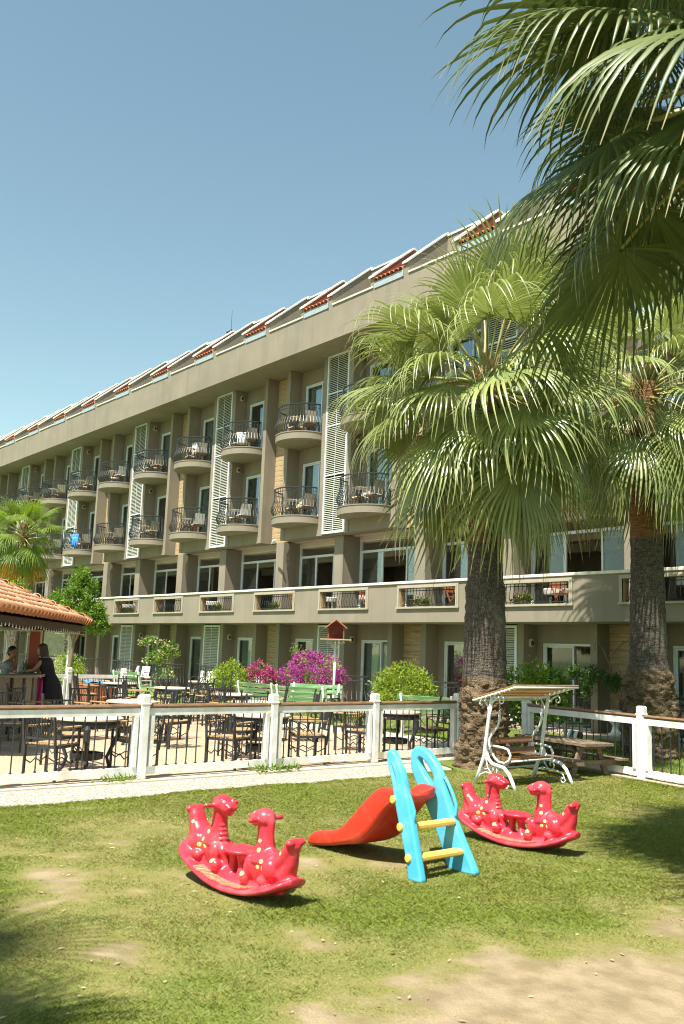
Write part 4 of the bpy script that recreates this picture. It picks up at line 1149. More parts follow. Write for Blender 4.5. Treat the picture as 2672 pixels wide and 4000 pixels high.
for i, (x, z, w, tl) in enumerate(((-8.565, .585, .085, 80), (-8.525, .45, .085, 75), (-8.44, .365, .075, 3), (-8.35, .36, .075, 2), (-8.26, .365, .075, -2))):
    b = MB(); b.obox((x, 10.4, z), w/2, .45, .011, Rm('Y', tl)); b.build('back_slat' if i < 2 else 'seat_slat', SWINGW, SW)

# ---- picnic table
PT = thing('picnic_table', (-8.35, 12.05, 0), 'low weathered wooden picnic table standing behind the swing', 'picnic table')
ax = Vector((-.985, .172, 0)); ay = Vector((.172, .985, 0))
def PP(u, v, z): return Vector((-8.35, 12.05, 0))+ax*u+ay*v+Vector((0, 0, z))
def pbox(name, u0, u1, v0, v1, z0, z1, m=PICW):
    c = PP((u0+u1)/2, (v0+v1)/2, (z0+z1)/2); b = MB(); b.obox(c, abs(u1-u0)/2, abs(v1-v0)/2, (z1-z0)/2, Matrix((ax, ay, Vector((0, 0, 1)))).transposed()); return b.build(name, m, PT)
for k in range(5): pbox('table_plank', -.15, 1.45, -.30+k*.122, -.30+k*.122+.115, .47, .51)
for s in (-1, 1):
    for k in range(2): pbox('bench_plank', -.20, 1.45, s*(.42+k*.1)-.045, s*(.42+k*.1)+.045, .255, .285)
for u in (.02, 1.25):
    pbox('cross_beam', u-.025, u+.025, -.55, .55, .17, .252); pbox('top_cleat', u-.025, u+.025, -.28, .28, .42, .468)
    for s in (-1, 1):
        b = MB(); b.bar(PP(u+.05, s*.36, 0), PP(u+.05, s*.16, .468), .085, .045, up=ax); b.build('leg', PICW, PT)
b = MB(); b.bar(PP(.1, 0, .2), PP(.5, 0, .45), .07, .04); b.bar(PP(1.17, 0, .2), PP(.77, 0, .45), .07, .04); b.build('brace', PICW, PT)

# ---- solar lamp, urn, bird houses
SOX = -1.75; SO = thing('solar_lamp', (-9.5, 13.2, 0), 'small solar garden lamp with tilted white panel behind the picnic table', 'solar lamp')
b = MB(); b.cyl((SOX-7.75, 13.2, 0), (SOX-7.75, 13.2, .42), .012, n=6); b.build('stake', IRON, SO)
b = MB(); b.obox((SOX-7.76, 13.15, .50), .075, .075, .008, Rm('X', 55)@Rm('Y', 15)); b.build('frame', WHITEM, SO)
b = MB(); b.obox((SOX-7.763, 13.142, .506), .03, .065, .004, Rm('X', 55)@Rm('Y', 15)); b.build('panel', mat('solar_cell', (.10, .16, .22), None, .2), SO)
b = MB(); b.lathe((SOX-7.70, 13.28, .46), [(.02, -.04), (.05, -.02), (.055, .05), (.03, .08)], 10); b.build('lamp_head', IRON, SO)
def urn(loc, label, group=None, s=1.0, plantm=None):
    r = thing('garden_urn', loc, label, 'urn', group)
    b = MB(); b.lathe((0, 0, 0), [(.17*s, 0), (.17*s, .06*s), (.12*s, .08*s), (.08*s, .16*s), (.06*s, .24*s), (.09*s, .28*s), (.15*s, .34*s), (.19*s, .44*s), (.21*s, .54*s), (.245*s, .57*s), (.24*s, .60*s), (.19*s, .59*s), (.1*s, .57*s)], 20)
    b.build('bowl', WHITEP, r, smooth=True, local=True)
    return r
urn((-12.35, 18.75, .03), 'white stone garden urn at the hotel wall left of the right palm')
def birdhouse(loc, h, label, rz=0, s=1.0):
    r = thing('bird_house', loc, label, 'bird house', 'bird houses on white poles', rz)
    b = MB(); b.cyl((0, 0, -.05), (0, 0, h), .035, n=10); b.build('pole', WHITEM, r, local=True, smooth=True)
    b = MB()
    for a in (0, 90, 180, 270):
        ca, sa = math.cos(math.radians(a)), math.sin(math.radians(a))
        for cx, cz, rr, sg in ((.10, -.16, .055, 1), (.17, -.07, .05, -1), (.24, -.045, .035, 1)):
            P = spiral((0, 0, 0), rr, .9, sgn=sg, a0=90); b.tube([((cx+p[0])*ca, (cx+p[0])*sa, h+cz+p[2]) for p in P], .008, 4)
        b.tube([(.03*ca, .03*sa, h-.24), (.10*ca, .10*sa, h-.10), (.22*ca, .22*sa, h-.015)], .009, 4)
    b.build('bracket_scroll', WHITEM, r, local=True, smooth=True)
    b = MB(); b.bbox(-.42*s, .42*s, -.30*s, .30*s, h, h+.025, .004); b.build('tray', mat('tray_board', (.42, .30, .22), None, .6), r, local=True)
    HW = mat('redbrown_house_wood', (.22, .06, .03), (.29, .085, .04), .6, 8)
    z = h+.027; w = .22*s; hh = .33*s
    b = MB()
    for x, y in ((-w, -w), (w-.03, -w), (-w, w-.03), (w-.03, w-.03)): b.box(x, x+.03, y, y+.03, z, z+hh)
    b.box(-w+.001, w-.001, w-.025, w-.008, z, z+hh); b.box(w-.022, w-.006, -w+.03, w-.03, z, z+hh); b.box(-w+.001, w-.001, -w+.001, w-.001, z, z+.012)
    b.box(-w+.03, -.02, -w+.05, w-.03, z+hh*.45, z+hh*.45+.012)
    b.build('house_body', HW, r, local=True)
    b = MB(); b.prism([(-w, z+hh+.001), (w, z+hh+.001), (0, z+hh+.17*s)], 'y', w-.03, w-.01); b.build('gable', HW, r, local=True)
    RF = mat('salmon_roof_board', (.50, .20, .12), (.44, .16, .10), .6, 5)
    for sx in (-1, 1):
        b = MB(); b.add([(0, -w-.08, z+hh+.18*s), (sx*(w+.07), -w-.08, z+hh-.05), (sx*(w+.07), w+.08, z+hh-.05), (0, w+.08, z+hh+.18*s), (0, -w-.08, z+hh+.2*s), (sx*(w+.08), -w-.08, z+hh-.03), (sx*(w+.08), w+.08, z+hh-.03), (0, w+.08, z+hh+.2*s)],
                        [(0, 1, 2, 3), (7, 6, 5, 4), (0, 4, 5, 1), (1, 5, 6, 2), (2, 6, 7, 3), (3, 7, 4, 0)]); b.build('roof_panel', RF, r, local=True)
    return r
birdhouse((-18.83, 15.5, 0), 2.06, 'red brown bird house with salmon roof on a tall white pole by the bougainvillea', math.radians(52))
birdhouse((-30.0, 12.8, 0), 2.02, 'bird house on a white pole half hidden under the bar roof edge', math.radians(52))
RT = thing('round_wooden_table', (-3.72, 7.72, 0), 'low round tan wooden table cut off by the right edge of the view', 'table')
b = MB()
for k in range(9):
    v = -.5+k*.111+.002; hw = math.sqrt(max(.02, .5**2-(max(abs(v), abs(v+.107)) if v*(v+.107) > 0 else .05)**2))
    q = MB(); q.box(-hw, hw, v, v+.107, .34, .41); q.build('plank', mat('tan_wood', (.38, .22, .12), (.31, .17, .09), .6, 4, stretch=(1, 6, 1)) if k == 0 else bpy.data.materials['tan_wood'], RT, local=True)
for a in range(4):
    q = MB(); q.cyl((.3*math.cos(a*PI/2+.7), .3*math.sin(a*PI/2+.7), 0), (.26*math.cos(a*PI/2+.7), .26*math.sin(a*PI/2+.7), .33), .04, n=8); q.build('leg', bpy.data.materials['tan_wood'], RT, local=True)

# ================================================================== SHRUBS
def leaf_cloud(name, centers, spread, n, size, m, parent, seed, kind=None, aspect=.45, up=.3, tri=False):
    r = np.random.default_rng(seed); C = np.array(centers, dtype=float)
    idx = r.integers(0, len(C), n)
    P = C[idx]+r.normal(size=(n, 3))*np.array(spread)
    out = C[idx]-C.mean(0); ln = np.linalg.norm(out, axis=1, keepdims=True)+1e-6
    D = out/ln*.6+r.normal(size=(n, 3))*.75+np.array([0, 0, up]); D /= np.linalg.norm(D, axis=1, keepdims=True)
    Q = r.normal(size=(n, 3)); Sd = np.cross(D, Q); Sd /= np.linalg.norm(Sd, axis=1, keepdims=True); Nn = np.cross(Sd, D)
    L = size*r.uniform(.65, 1.25, (n, 1)); W = L*aspect
    v0 = P; v1 = P+D*L*.5+Sd*W*.5+Nn*W*.18; v2 = P+D*L-Nn*L*.12; v3 = P+D*L*.5-Sd*W*.5+Nn*W*.18
    V = np.stack([v0, v1, v2, v3], 1).reshape(-1, 3)
    b = np.arange(n)*4
    F = np.concatenate([np.stack([b, b+1, b+2], 1), np.stack([b, b+2, b+3], 1)])
    off = np.array(world_off(parent))
    me = npmesh(name, V-off, F, m)
    return obj_from(me, name, parent, kind=kind)
def shell_centers(c, r, n, seed, lo=.55, flatbot=.0, bumps=.18):
    rg = np.random.default_rng(seed); P = []
    while len(P) < n:
        v = rg.normal(size=3); v /= np.linalg.norm(v)
        if v[2] < -0.75: continue
        k = lo+(1-lo)*rg.random()**.5; k *= 1+bumps*math.sin(v[0]*5+seed)*math.cos(v[1]*4+v[2]*3)
        q = np.array(c)+v*np.array(r)*k
        if q[2] < flatbot: continue
        P.append(q)
    return P
def shrub(label, loc, c, r, n, size, m, seed, ncl=120, group=None, stems=5, cat='shrub', name='leafy_shrub', spread=.06, aspect=.45, lo=.5):
    root = thing(name, loc, label, cat, group)
    cs = shell_centers(c, r, ncl, seed, lo=lo)
    leaf_cloud('foliage', cs, (spread,)*3, n, size, m, root, seed, aspect=aspect)
    b = MB(); rs = random.Random(seed)
    for k in range(stems):
        q = Vector(cs[rs.randrange(len(cs))]); L0 = Vector(loc)+Vector((rs.uniform(-.06, .06), rs.uniform(-.06, .06), 0))
        mid = (L0+q)/2+Vector((rs.uniform(-.1, .1), rs.uniform(-.1, .1), .05)); b.tube([L0, mid, q], [.022, .014, .006], 5)
    b.build('stems', TWIG, root, kind='stuff')
    return root, cs
shrub('yellow-green citrus shrub left of the small bougainvillea', (-24.0, 15.5, 0), (-23.95, 15.5, .80), (.62, .62, .48), 2600, .085, LEAFY, 3)
r_, cs_ = shrub('small round bougainvillea bush with pink-red flowers by the ground floor terrace', (-23.5, 16.3, 0), (-23.45, 16.3, .80), (.48, .48, .46), 1100, .06, LEAFG, 5, cat='bougainvillea', name='bougainvillea_bush')
leaf_cloud('blossom', shell_centers((-23.45, 16.3, .80), (.53, .53, .50), 150, 6, lo=.8), (.04,)*3, 3200, .055, BOUGR, r_, 61, aspect=.9)
r_, cs_ = shrub('large magenta bougainvillea bush behind the white bird house pole', (-20.8, 16.3, 0), (-20.75, 16.3, 1.02), (.88, .7, .64), 3200, .06, LEAFY, 7, cat='bougainvillea', name='bougainvillea_bush', ncl=220)
leaf_cloud('blossom', shell_centers((-20.75, 16.3, 1.02), (.92, .75, .68), 330, 8, lo=.82), (.055,)*3, 7200, .052, BOUG, r_, 62, aspect=.9)
leaf_cloud('top_shoots', [(-21.45, 16.2, 1.72), (-21.5, 16.2, 1.8), (-21.0, 16.2, 1.66), (-19.9, 16.2, 1.5), (-19.65, 16.2, 1.35)], (.07,)*3, 220, .07, LEAFY, r_, 63, kind='stuff')
shrub('round yellow-green citrus shrub in front of the third white fence panel', (-15.2, 14.6, 0), (-15.18, 14.6, .93), (.66, .66, .54), 4800, .085, LEAFY, 9, ncl=260, spread=.07)
shrub('dark green broadleaf shrub behind the garden swing roof', (-11.75, 15.0, 0), (-11.7, 15.0, .95), (.66, .66, .62), 2300, .13, LEAFG, 12, ncl=120, spread=.08, aspect=.4)
shrub('low leafy shrub beside the far left terrace railing', (-34.3, 14.6, 0), (-34.2, 14.6, .75), (.7, .6, .55), 1300, .10, LEAFY, 14, ncl=60, spread=.09)
shrub('bright green shrub peeking above the bar roof at the left edge', (-31.0, 11.1, 0), (-30.9, 11.1, 2.9), (.5, .5, .9), 1500, .10, LEAFY, 15, ncl=60, spread=.09)
# climbers
def climber(label, loc, path_pts, foliage_c, foliage_r, n, size, m, seed, extra=None, vine_r=.022, ncl=70):
    root = thing('climbing_plant', loc, label, 'climbing plant')
    b = MB()
    for P in path_pts: b.tube(P, [vine_r*(1-.6*i/(len(P)-1)) for i in range(len(P))], 5)
    b.build('vine_stem', TWIG, root, kind='stuff')
    cs = []
    for c, r_ in zip(foliage_c, foliage_r): cs += shell_centers(c, r_, ncl//len(foliage_c), seed, lo=.2)
    leaf_cloud('foliage', cs, (.06,)*3, n, size, m, root, seed)
    if extra: leaf_cloud('blossom', cs[::2], (.08,)*3, extra[1], extra[2], extra[0], root, seed+1, aspect=.9)
    return root
climber('climbing plant with bare looping vines on the timber wall left of the right palm', (-12.5, 19.0, .03),
        [[(-12.4, 19.0, 0), (-12.5, 18.95, .5), (-12.3, 18.95, 1.0), (-12.55, 18.95, 1.5), (-12.75, 18.9, 2.0), (-12.95, 18.9, 2.3), (-13.0, 18.85, 2.0)],
         [(-12.3, 19.0, 0), (-12.2, 18.9, .6), (-12.45, 18.9, 1.0), (-12.3, 18.9, 1.5), (-12.5, 18.9, 1.9), (-12.2, 18.9, 2.25), (-11.95, 18.9, 2.05), (-12.15, 18.9, 1.6)],
         [(-12.45, 19.0, 0), (-12.75, 18.95, .55), (-12.6, 18.95, .85), (-12.35, 18.95, .6), (-12.4, 18.9, 1.3)],
         [(-12.6, 18.9, 1.9), (-12.3, 18.8, 2.1), (-12.0, 18.85, 2.3)], [(-12.6, 18.95, 1.5), (-12.9, 18.7, 1.65), (-13.2, 18.5, 1.5), (-13.35, 18.4, 1.3)]],
        [(-12.85, 18.6, 1.42), (-12.95, 18.5, 1.15), (-12.4, 18.75, 1.25), (-13.2, 18.35, 1.45)], [(.25, .18, .18), (.12, .12, .28), (.28, .15, .2), (.16, .08, .08)], 2800, .07, LEAFD, 21)
climber('pale flowering climber on the pillar between the left ground floor terraces', (-33.2, 18.3, .03),
        [[(-33.2, 18.5, 0), (-33.4, 18.5, 1.0), (-33.2, 18.6, 2.0), (-33.6, 18.5, 2.4)], [(-33.0, 18.5, 0), (-32.9, 18.5, 1.2), (-33.3, 18.5, 2.1)], [(-33.4, 18.4, 1.9), (-34.2, 18.2, 2.1), (-35.0, 18.1, 2.0)]],
        [(-33.6, 18.1, 1.25), (-32.9, 18.3, 1.6), (-33.1, 18.2, .6), (-34.3, 18.1, 1.9)], [(.85, .4, .5), (.6, .35, .6), (.6, .4, .5), (.8, .2, .2)], 2600, .09, LEAFG, 23, extra=(ROSE, 260, .085), ncl=120)
# small tree right of the bar
def small_tree():
    root = thing('small_tree', (-29.0, 12.5, 0), 'small dense green tree rising behind the right corner of the bar roof', 'tree')
    b = MB(); b.tube([(-29.05, 12.5, 0), (-29.1, 12.5, .8), (-28.95, 12.5, 1.6), (-28.85, 12.5, 2.3), (-28.8, 12.5, 3.0)], [.085, .07, .06, .045, .02], 8)
    for q in ((-29.3, 12.2, 2.9), (-28.3, 12.8, 2.7), (-28.6, 12.2, 3.3), (-29.1, 12.8, 3.3)): b.tube([(-28.95, 12.5, 1.7), tuple((Vector(q)+Vector((-28.95, 12.5, 1.7)))/2+Vector((0, 0, .1))), q], [.04, .028, .012], 5)
    b.build('trunk', TWIG, root, smooth=True)
    cs = []
    for c, r_, n in (((-28.7, 12.5, 3.15), (.55, .55, .85), 90), ((-28.35, 12.8, 2.7), (.45, .42, .42), 50), ((-29.25, 12.1, 2.95), (.42, .42, .5), 50), ((-28.5, 12.6, 2.5), (.70, .65, .36), 80), ((-28.1, 12.9, 2.35), (.3, .3, .4), 30), ((-28.75, 12.5, 3.9), (.25, .25, .35), 25)):
        cs += shell_centers(c, r_, n, 31+n, lo=.35)
    leaf_cloud('crown', cs, (.075,)*3, 15000, .10, LEAFG, root, 33)
small_tree()
# weeds at the fence foot
wr = thing('weed_clump', (-11.0, 7.95, 0), 'green weeds at the foot of the second white fence post', 'weeds')
leaf_cloud('leaf', [(-10.9, 7.6+.1*k, .03) for k in range(8)], (.06, .05, .02), 160, .10, LEAFG, wr, 71, aspect=.2, up=.8)
wr = thing('weed_clump', (-11.0, 5.6, 0), 'small weeds left of the first white fence post', 'weeds')
leaf_cloud('leaf', [(-10.92, 5.35+.06*k, .02) for k in range(6)], (.05, .05, .015), 80, .09, LEAFG, wr, 72, aspect=.2, up=.8)

# ================================================================== PATIO FURNITURE
def patio_chair_tpl():
    P = {}
    leg = MB().box(-.014, .014, -.014, .014, 0, .44).mesh('leg', IRON)
    lega = MB().box(-.014, .014, -.014, .014, 0, .655).mesh('leg', IRON)
    slat = MB().bbox(-.25, .25, -.036, .036, -.011, .011, .004).mesh('seat_slat', SEATW)
    arm = MB().bbox(-.028, .028, -.25, .25, -.012, .012, .006).mesh('armrest', SEATW)
    b = MB()
    for x in (-.24, .24): b.bar((x, .235, .30), (x*.98, .33, .97), .028, .028); b.tube([(x*.98, .333, .97), (x*.98, .338, 1.0)], .02, 6)
    b.bar((-.235, .322, .90), (.235, .322, .90), .016, .022); b.bar((-.24, .262, .53), (.24, .262, .53), .016, .026)
    for k in range(7):
        u = (k-3)/3; b.bar((u*.075, .264, .545), (u*.17, .320, .89), .011, .011)
    for x in (-.15, .15): b.bar((x*1.15, .262, .54), (x*1.35, .322, .90), .011, .011)
    bk = b.mesh('backrest', IRON)
    b = MB()
    for y in (-.23, .22): b.bar((-.24, y, .425), (.24, y, .425), .022, .03)
    for x in (-.24, .24): b.bar((x, -.23, .425), (x, .22, .425), .022, .03)
    b.tube([(-.24, -.23, .24), (-.12, -.23, .19), (0, -.23, .25), (.12, -.23, .19), (.24, -.23, .24)], .009, 5)
    for x in (-.24, .24):
        b.tube([(x, -.23, .26), (x, -.1, .20), (x, 0, .25), (x, .1, .20), (x, .22, .26)], .009, 5)
        b.tube([(x, -.23, .645), (x, -.12, .60), (x, -.02, .50), (x, .02, .44)], .008, 5)
    fr = b.mesh('seat_frame', IRON)
    return leg, lega, slat, arm, bk, fr
PCT = patio_chair_tpl()
def patio_chair(x, y, rz, label):
    leg, lega, slat, arm, bk, fr = PCT
    r = thing('patio_chair', (x, y, .002), label, 'chair', 'black metal patio chairs with wooden seats', rz)
    for sx in (-1, 1):
        obj_from(lega, 'leg', r, (sx*.24, -.23, 0)); obj_from(leg, 'leg', r, (sx*.24, .22, 0)); obj_from(arm, 'armrest', r, (sx*.245, .01, .665))
    for k in range(5): obj_from(slat, 'seat_slat', r, (0, -.185+.088*k, .452+random.uniform(-.002, .002)))
    obj_from(bk, 'backrest', r); obj_from(fr, 'seat_frame', r)
    return r
def table_tpl(R=.46):
    b = MB(); b.lathe((0, 0, .715), [(R-.015, 0), (R, .008), (R, .026), (R-.012, .034), (0, .035)], 40); tp = b.mesh('table_top', STONETOP)
    b = MB(); b.lathe((0, 0, 0), [(R-.05, .62), (R-.03, .66), (R-.045, .712), (R-.07, .712), (R-.06, .63)], 32)
    for k in range(24):
        a = 2*PI*k/24; b.tube([((R-.045)*math.cos(a+t*.12), (R-.045)*math.sin(a+t*.12), .625+.04*abs(t)) for t in (-1, -.5, 0, .5, 1)], .010, 4)
    ap = b.mesh('apron', IRON)
    b = MB(); b.tube([(R-.10, 0, .70), (R+.0, 0, .60), (R+.005, 0, .48), (R-.09, 0, .32), (R-.15, 0, .20), (R-.10, 0, .06), (R-.02, 0, .0)], [.03, .042, .036, .026, .024, .024, .03], 7)
    lg = b.mesh('leg', IRON)
    b = MB(); b.lathe((0, 0, .19), [(.22, 0), (.225, .09), (.20, .09), (.20, .02)], 6)
    for k in range(3):
        a = 2*PI*k/3; b.bar((.0, 0, .23), (.30*math.cos(a), .30*math.sin(a), .23), .02, .012)
    sh = b.mesh('lower_basket', IRON)
    return tp, ap, lg, sh
TT = table_tpl()
def patio_table(x, y, rz, label):
    r = thing('round_patio_table', (x, y, .002), label, 'table', 'round stone topped patio tables', rz)
    tp, ap, lg, sh = TT
    obj_from(tp, 'table_top', r); obj_from(ap, 'apron', r); obj_from(sh, 'lower_basket', r)
    for k in range(3): obj_from(lg, 'leg', r, (0, 0, 0), (0, 0, 2*PI*k/3+.4))
    return r
TABS = [(-11.82, 5.42, 'behind the nearest fence panel', [(-11.52, 4.80, 'on its near side'), (-12.62, 5.45, 'on its far left side'), (-11.75, 6.10, 'on its right side')]),
        (-11.74, 8.22, 'behind the second fence post', [(-11.5, 7.50, 'on its near left side'), (-12.5, 8.30, 'on its far side'), (-11.48, 8.95, 'on its right side')]),
        (-11.85, 11.2, 'behind the last fence panel', [(-11.6, 10.28, 'on its left side'), (-12.65, 10.85, 'on its far side'), (-11.75, 12.0, 'on its right side')]),
        (-15.05, 7.7, 'between bar and second fence post', [(-15.9, 7.3, 'on its left side'), (-15.4, 8.55, 'on its far side'), (-14.2, 8.0, 'on its near right side')]),
        (-14.65, 10.1, 'just before the green benches', [(-13.9, 9.6, 'on its near left side'), (-14.3, 10.95, 'on its right side'), (-15.45, 10.0, 'on its far side')]),
        (-17.1, 11.15, 'before the yellow-green citrus shrub', [(-17.9, 11.0, 'on its left side'), (-16.5, 10.5, 'on its near side'), (-16.6, 11.9, 'on its right side')]),
        (-19.75, 11.15, 'before the pale flowering climber', [(-19.9, 10.3, 'on its near side'), (-19.0, 11.4, 'on its right side'), (-20.55, 11.5, 'on its far side'), (-19.4, 12.0, 'at its back right')]),
        (-22.0, 10.9, 'beside the reddish wooden planter', [(-22.3, 10.1, 'on its left side'), (-21.2, 10.6, 'on its near side'), (-21.2, 11.6, 'on its right side')])]
rs = random.Random(5)
for i, (x, y, where, chairs) in enumerate(TABS):
    patio_table(x, y, rs.uniform(0, 2), 'round pale stone topped table '+where)
    for cx, cy, side in chairs:
        rz = math.atan2(y-cy, x-cx)+PI/2+rs.uniform(-.18, .18)
        patio_chair(cx, cy, rz, 'metal chair at the table '+where+' '+side)
for cx, cy, rz, lb in ((-14.6, 5.3, 1.2, 'black metal patio chair at the left edge of the view before the bar'), (-16.0, 6.2, 2.2, 'black metal patio chair drawn up to the marble bar counter'), (-17.2, 8.4, 4.0, 'black metal patio chair standing alone right of the woman in black')):
    patio_chair(cx, cy, rz, lb)
# green benches with white frames
def bench_tpl():
    sl = MB().bbox(-.72, .72, -.012, .012, -.05, .05, .004).mesh('back_slat', GREENP); ss = MB().bbox(-.72, .72, -.05, .05, -.012, .012, .004).mesh('seat_slat', GREENP)
    e = MB(); e.bar((0, -.22, 0), (0, -.18, .44), .05, .05); e.bar((0, .25, 0), (0, .22, .42), .05, .05); e.bar((0, .20, .36), (0, .34, .90), .05, .045); e.bar((0, -.20, .405), (0, .24, .405), .05, .04); e.bar((0, -.2, .62), (0, .28, .62), .05, .03); e.bar((0, -.19, .42), (0, -.19, .61), .04, .04); e.bar((0, -.2, .13), (0, .24, .13), .04, .04)
    return sl, ss, e.mesh('end_frame', WHITEP)
BT = bench_tpl()
def bench(x, y, rz, label):
    r = thing('garden_bench', (x, y, .02), label, 'bench', 'green slatted benches with white frames', rz)
    for k in range(3): obj_from(BT[0], 'back_slat', r, (0, .235+.032*k+.02, .56+.13*k), (math.radians(-14), 0, 0))
    for k in range(4): obj_from(BT[1], 'seat_slat', r, (0, -.17+.115*k, .44))
    for sx in (-.62, .62): obj_from(BT[2], 'end_frame', r, (sx, 0, 0))
bench(-19.3, 13.55, PI+.15, 'green bench behind the patio tables, below the small bougainvillea')
bench(-17.6, 13.6, PI+.45, 'green bench directly before the large magenta bougainvillea')
bench(-18.6, 14.6, .6, 'green bench half hidden between two other green benches')
bench(-13.75, 14.1, PI+.25, 'green bench behind the last fence panel near the big palm')
bench(-26.6, 13.6, PI+.2, 'green bench in front of the pale flowering climber')
bench(-12.2, 16.2, PI-.2, 'green bench seen between the big palm and the white fence post')
# wooden planter with blue cloth
WP = thing('slatted_wood_planter', (-24.4, 11.4, 0), 'reddish slatted wooden planter box beside the far white fence', 'planter')
RSL = mat('reddish_varnished_slat', (.34, .12, .045), (.22, .07, .03), .5, 6, stretch=(6, 6, 1))
sm_ = MB().bbox(-.035, .035, -.012, .012, 0, .60, .003).mesh('slat', RSL)
for k in range(13):
    for (px, py, rz) in ((-.5+.083*k, -.5, 0), (.5, -.5+.083*k, PI/2)): obj_from(sm_, 'slat', WP, (px, py, .0), (0, 0, rz))
b = MB(); b.box(-24.87, -23.93, 10.93, 11.87, .0, .5); b.build('inner_box', DARKW, WP)
b = MB(); b.bbox(-24.92, -23.88, 10.88, 11.92, .60, .64, .01); b.build('rim', RSL, WP)
BLC = mat('blue_towel', (.04, .22, .62), (.06, .3, .7), .9, 6)
def cloth(name, pts, m, parent=None):
    V = []; F = []; n = len(pts); k = len(pts[0])
    for row in pts: V += [tuple(p) for p in row]
    for i in range(n-1):
        for j in range(k-1): F.append((i*k+j, i*k+j+1, (i+1)*k+j+1, (i+1)*k+j))
    b = MB(); b.add(V, F); o = b.build(name, m, parent, smooth=True)
    md = o.modifiers.new('t', 'SOLIDIFY'); md.thickness = .012; return o
o = cloth('folded_towel', [[(-24.7+.12*i, 11.0+.12*j, .655+.03*math.sin(i*1.3+j)) for j in range(5)] for i in range(7)], BLC); tag(o, 'bright blue towel lying on the reddish wooden planter', 'towel')

# ================================================================== BALCONY FURNITURE
def balcony_chair_tpl():
    b = MB()
    for x in (-.25, .25):
        b.tube([(x, -.24, 0), (x, -.23, .30), (x, -.22, .42)], .011, 5); b.tube([(x, .22, 0), (x, .21, .40), (x, .33, .92)], .011, 5)
        b.tube([(x, -.22, .42), (x, -.30, .52), (x, -.27, .62), (x, -.10, .66), (x, .12, .62), (x, .24, .60)], .011, 5)
        b.tube([(x, -.20, .30), (x, -.10, .20), (x, .02, .28), (x, .12, .20), (x, .21, .28)], .008, 4)
    for y, z in ((-.22, .40), (.21, .40)): b.tube([(-.25, y, z), (.25, y, z)], .010, 4)
    b.tube([(-.25, .33, .92), (.25, .33, .92)], .012, 5)
    fr = b.mesh('frame', IRON)
    w = MB(); w.bbox(-.24, .24, -.22, .21, .36, .395, .008); wk = w.mesh('woven_seat', WICK)
    c = MB(); c.bbox(-.24, .24, -.235, .20, .397, .455, .02); cu = c.mesh('seat_cushion', CUSH)
    d = MB(); d.obox((0, .285, .68), .225, .022, .235, Rm('X', -13)); bk = d.mesh('back_cushion', CUSHB)
    return fr, wk, cu, bk
BCT = balcony_chair_tpl()
BCW = None
def balcony_chair(x, y, z, rz, label, white=False, grp='cushioned chairs on the balconies'):
    r = thing('cushioned_chair', (x, y, z), label, 'chair', grp, rz)
    r.scale = (.9, .9, .88); obj_from(BCT[0], 'frame', r); obj_from(BCT[1], 'woven_seat', r)
    global BCW
    if white:
        if BCW is None:
            BCW = (BCT[2].copy(), BCT[3].copy())
            for m_ in BCW: m_.materials.clear(); m_.materials.append(CUSHW)
        obj_from(BCW[0], 'seat_cushion', r); obj_from(BCW[1], 'back_cushion', r)
    else:
        obj_from(BCT[2], 'seat_cushion', r); obj_from(BCT[3], 'back_cushion', r)
    return r
b = MB(); b.lathe((0, 0, .60), [(.24, 0), (.25, .01), (.24, .02), (0, .021)], 20); btop = b.mesh('table_top', mat('small_table_top', (.4, .34, .25), None, .5))
b = MB()
for k in range(3):
    a = 2*PI*k/3; b.tube([(.2*math.cos(a), .2*math.sin(a), .60), (.06*math.cos(a), .06*math.sin(a), .35), (.2*math.cos(a), .2*math.sin(a), 0)], .010, 4)
blg = b.mesh('leg_frame', IRON)
ORD = ['first', 'second', 'third', 'fourth', 'fifth', 'sixth', 'seventh', 'eighth', 'ninth', 'tenth', 'eleventh', 'twelfth', 'thirteenth', 'fourteenth', 'fifteenth', 'sixteenth']
FLN = {1: 'lower', 2: 'top'}
vis = [q for q in BAL if -54 < q[3] < -18.2]
xs_ = sorted({round(q[3], 2) for q in vis}, reverse=True)
for j, fl, ab, xc, z in vis:
    n = xs_.index(round(xc, 2))
    w = ORD[n]+' balcony column left of the big palm'
    rr = random.Random(int(xc*10)+fl)
    a1 = rr.uniform(-.5, .1); a2 = rr.uniform(.7, 1.3)
    balcony_chair(xc-.35+rr.uniform(-.1, .1), 18.95, z, a1, 'left cushioned chair on the %s balcony, %s' % (FLN[fl], w), white=rr.random() < .25)
    balcony_chair(xc+.48, 18.85+rr.uniform(-.1, .1), z, a2+3.6, 'right cushioned chair on the %s balcony, %s' % (FLN[fl], w), white=rr.random() < .15)
    t = thing('small_round_table', (xc+.05, 18.62, z), 'small round table on the %s balcony, %s' % (FLN[fl], w), 'table', 'small tables on the balconies')
    obj_from(btop, 'table_top', t); obj_from(blg, 'leg_frame', t)
def hang_towel(x, y, z, w, h, m, label, name='hanging_towel', ang=0):
    ca, sa = math.cos(ang), math.sin(ang)
    o = cloth(name, [[(x+ca*w*(i/6-.5)-sa*.02*math.sin(i*2+j), y+sa*w*(i/6-.5)+ca*.02*math.sin(i*2+j), z-h*j/4) for j in range(5)] for i in range(7)], m); tag(o, label, 'towel'); return o
STRW = mat('striped_towel', (.75, .78, .85), (.30, .36, .55), .9, 3, stretch=(12, 12, .3))
bx = {round(q[3], 1): q for q in vis}
cols = sorted(xs_, reverse=True)
hang_towel(cols[3]-.2, 18.95, 9.4+.98, .5, .5, CUSHW, 'white towel over a chair back on a top balcony')
hang_towel(cols[6]-.55, 18.2, 6.4+1.03, .55, .62, STRW, 'blue and white striped towel hanging over a lower balcony railing', ang=-.5)
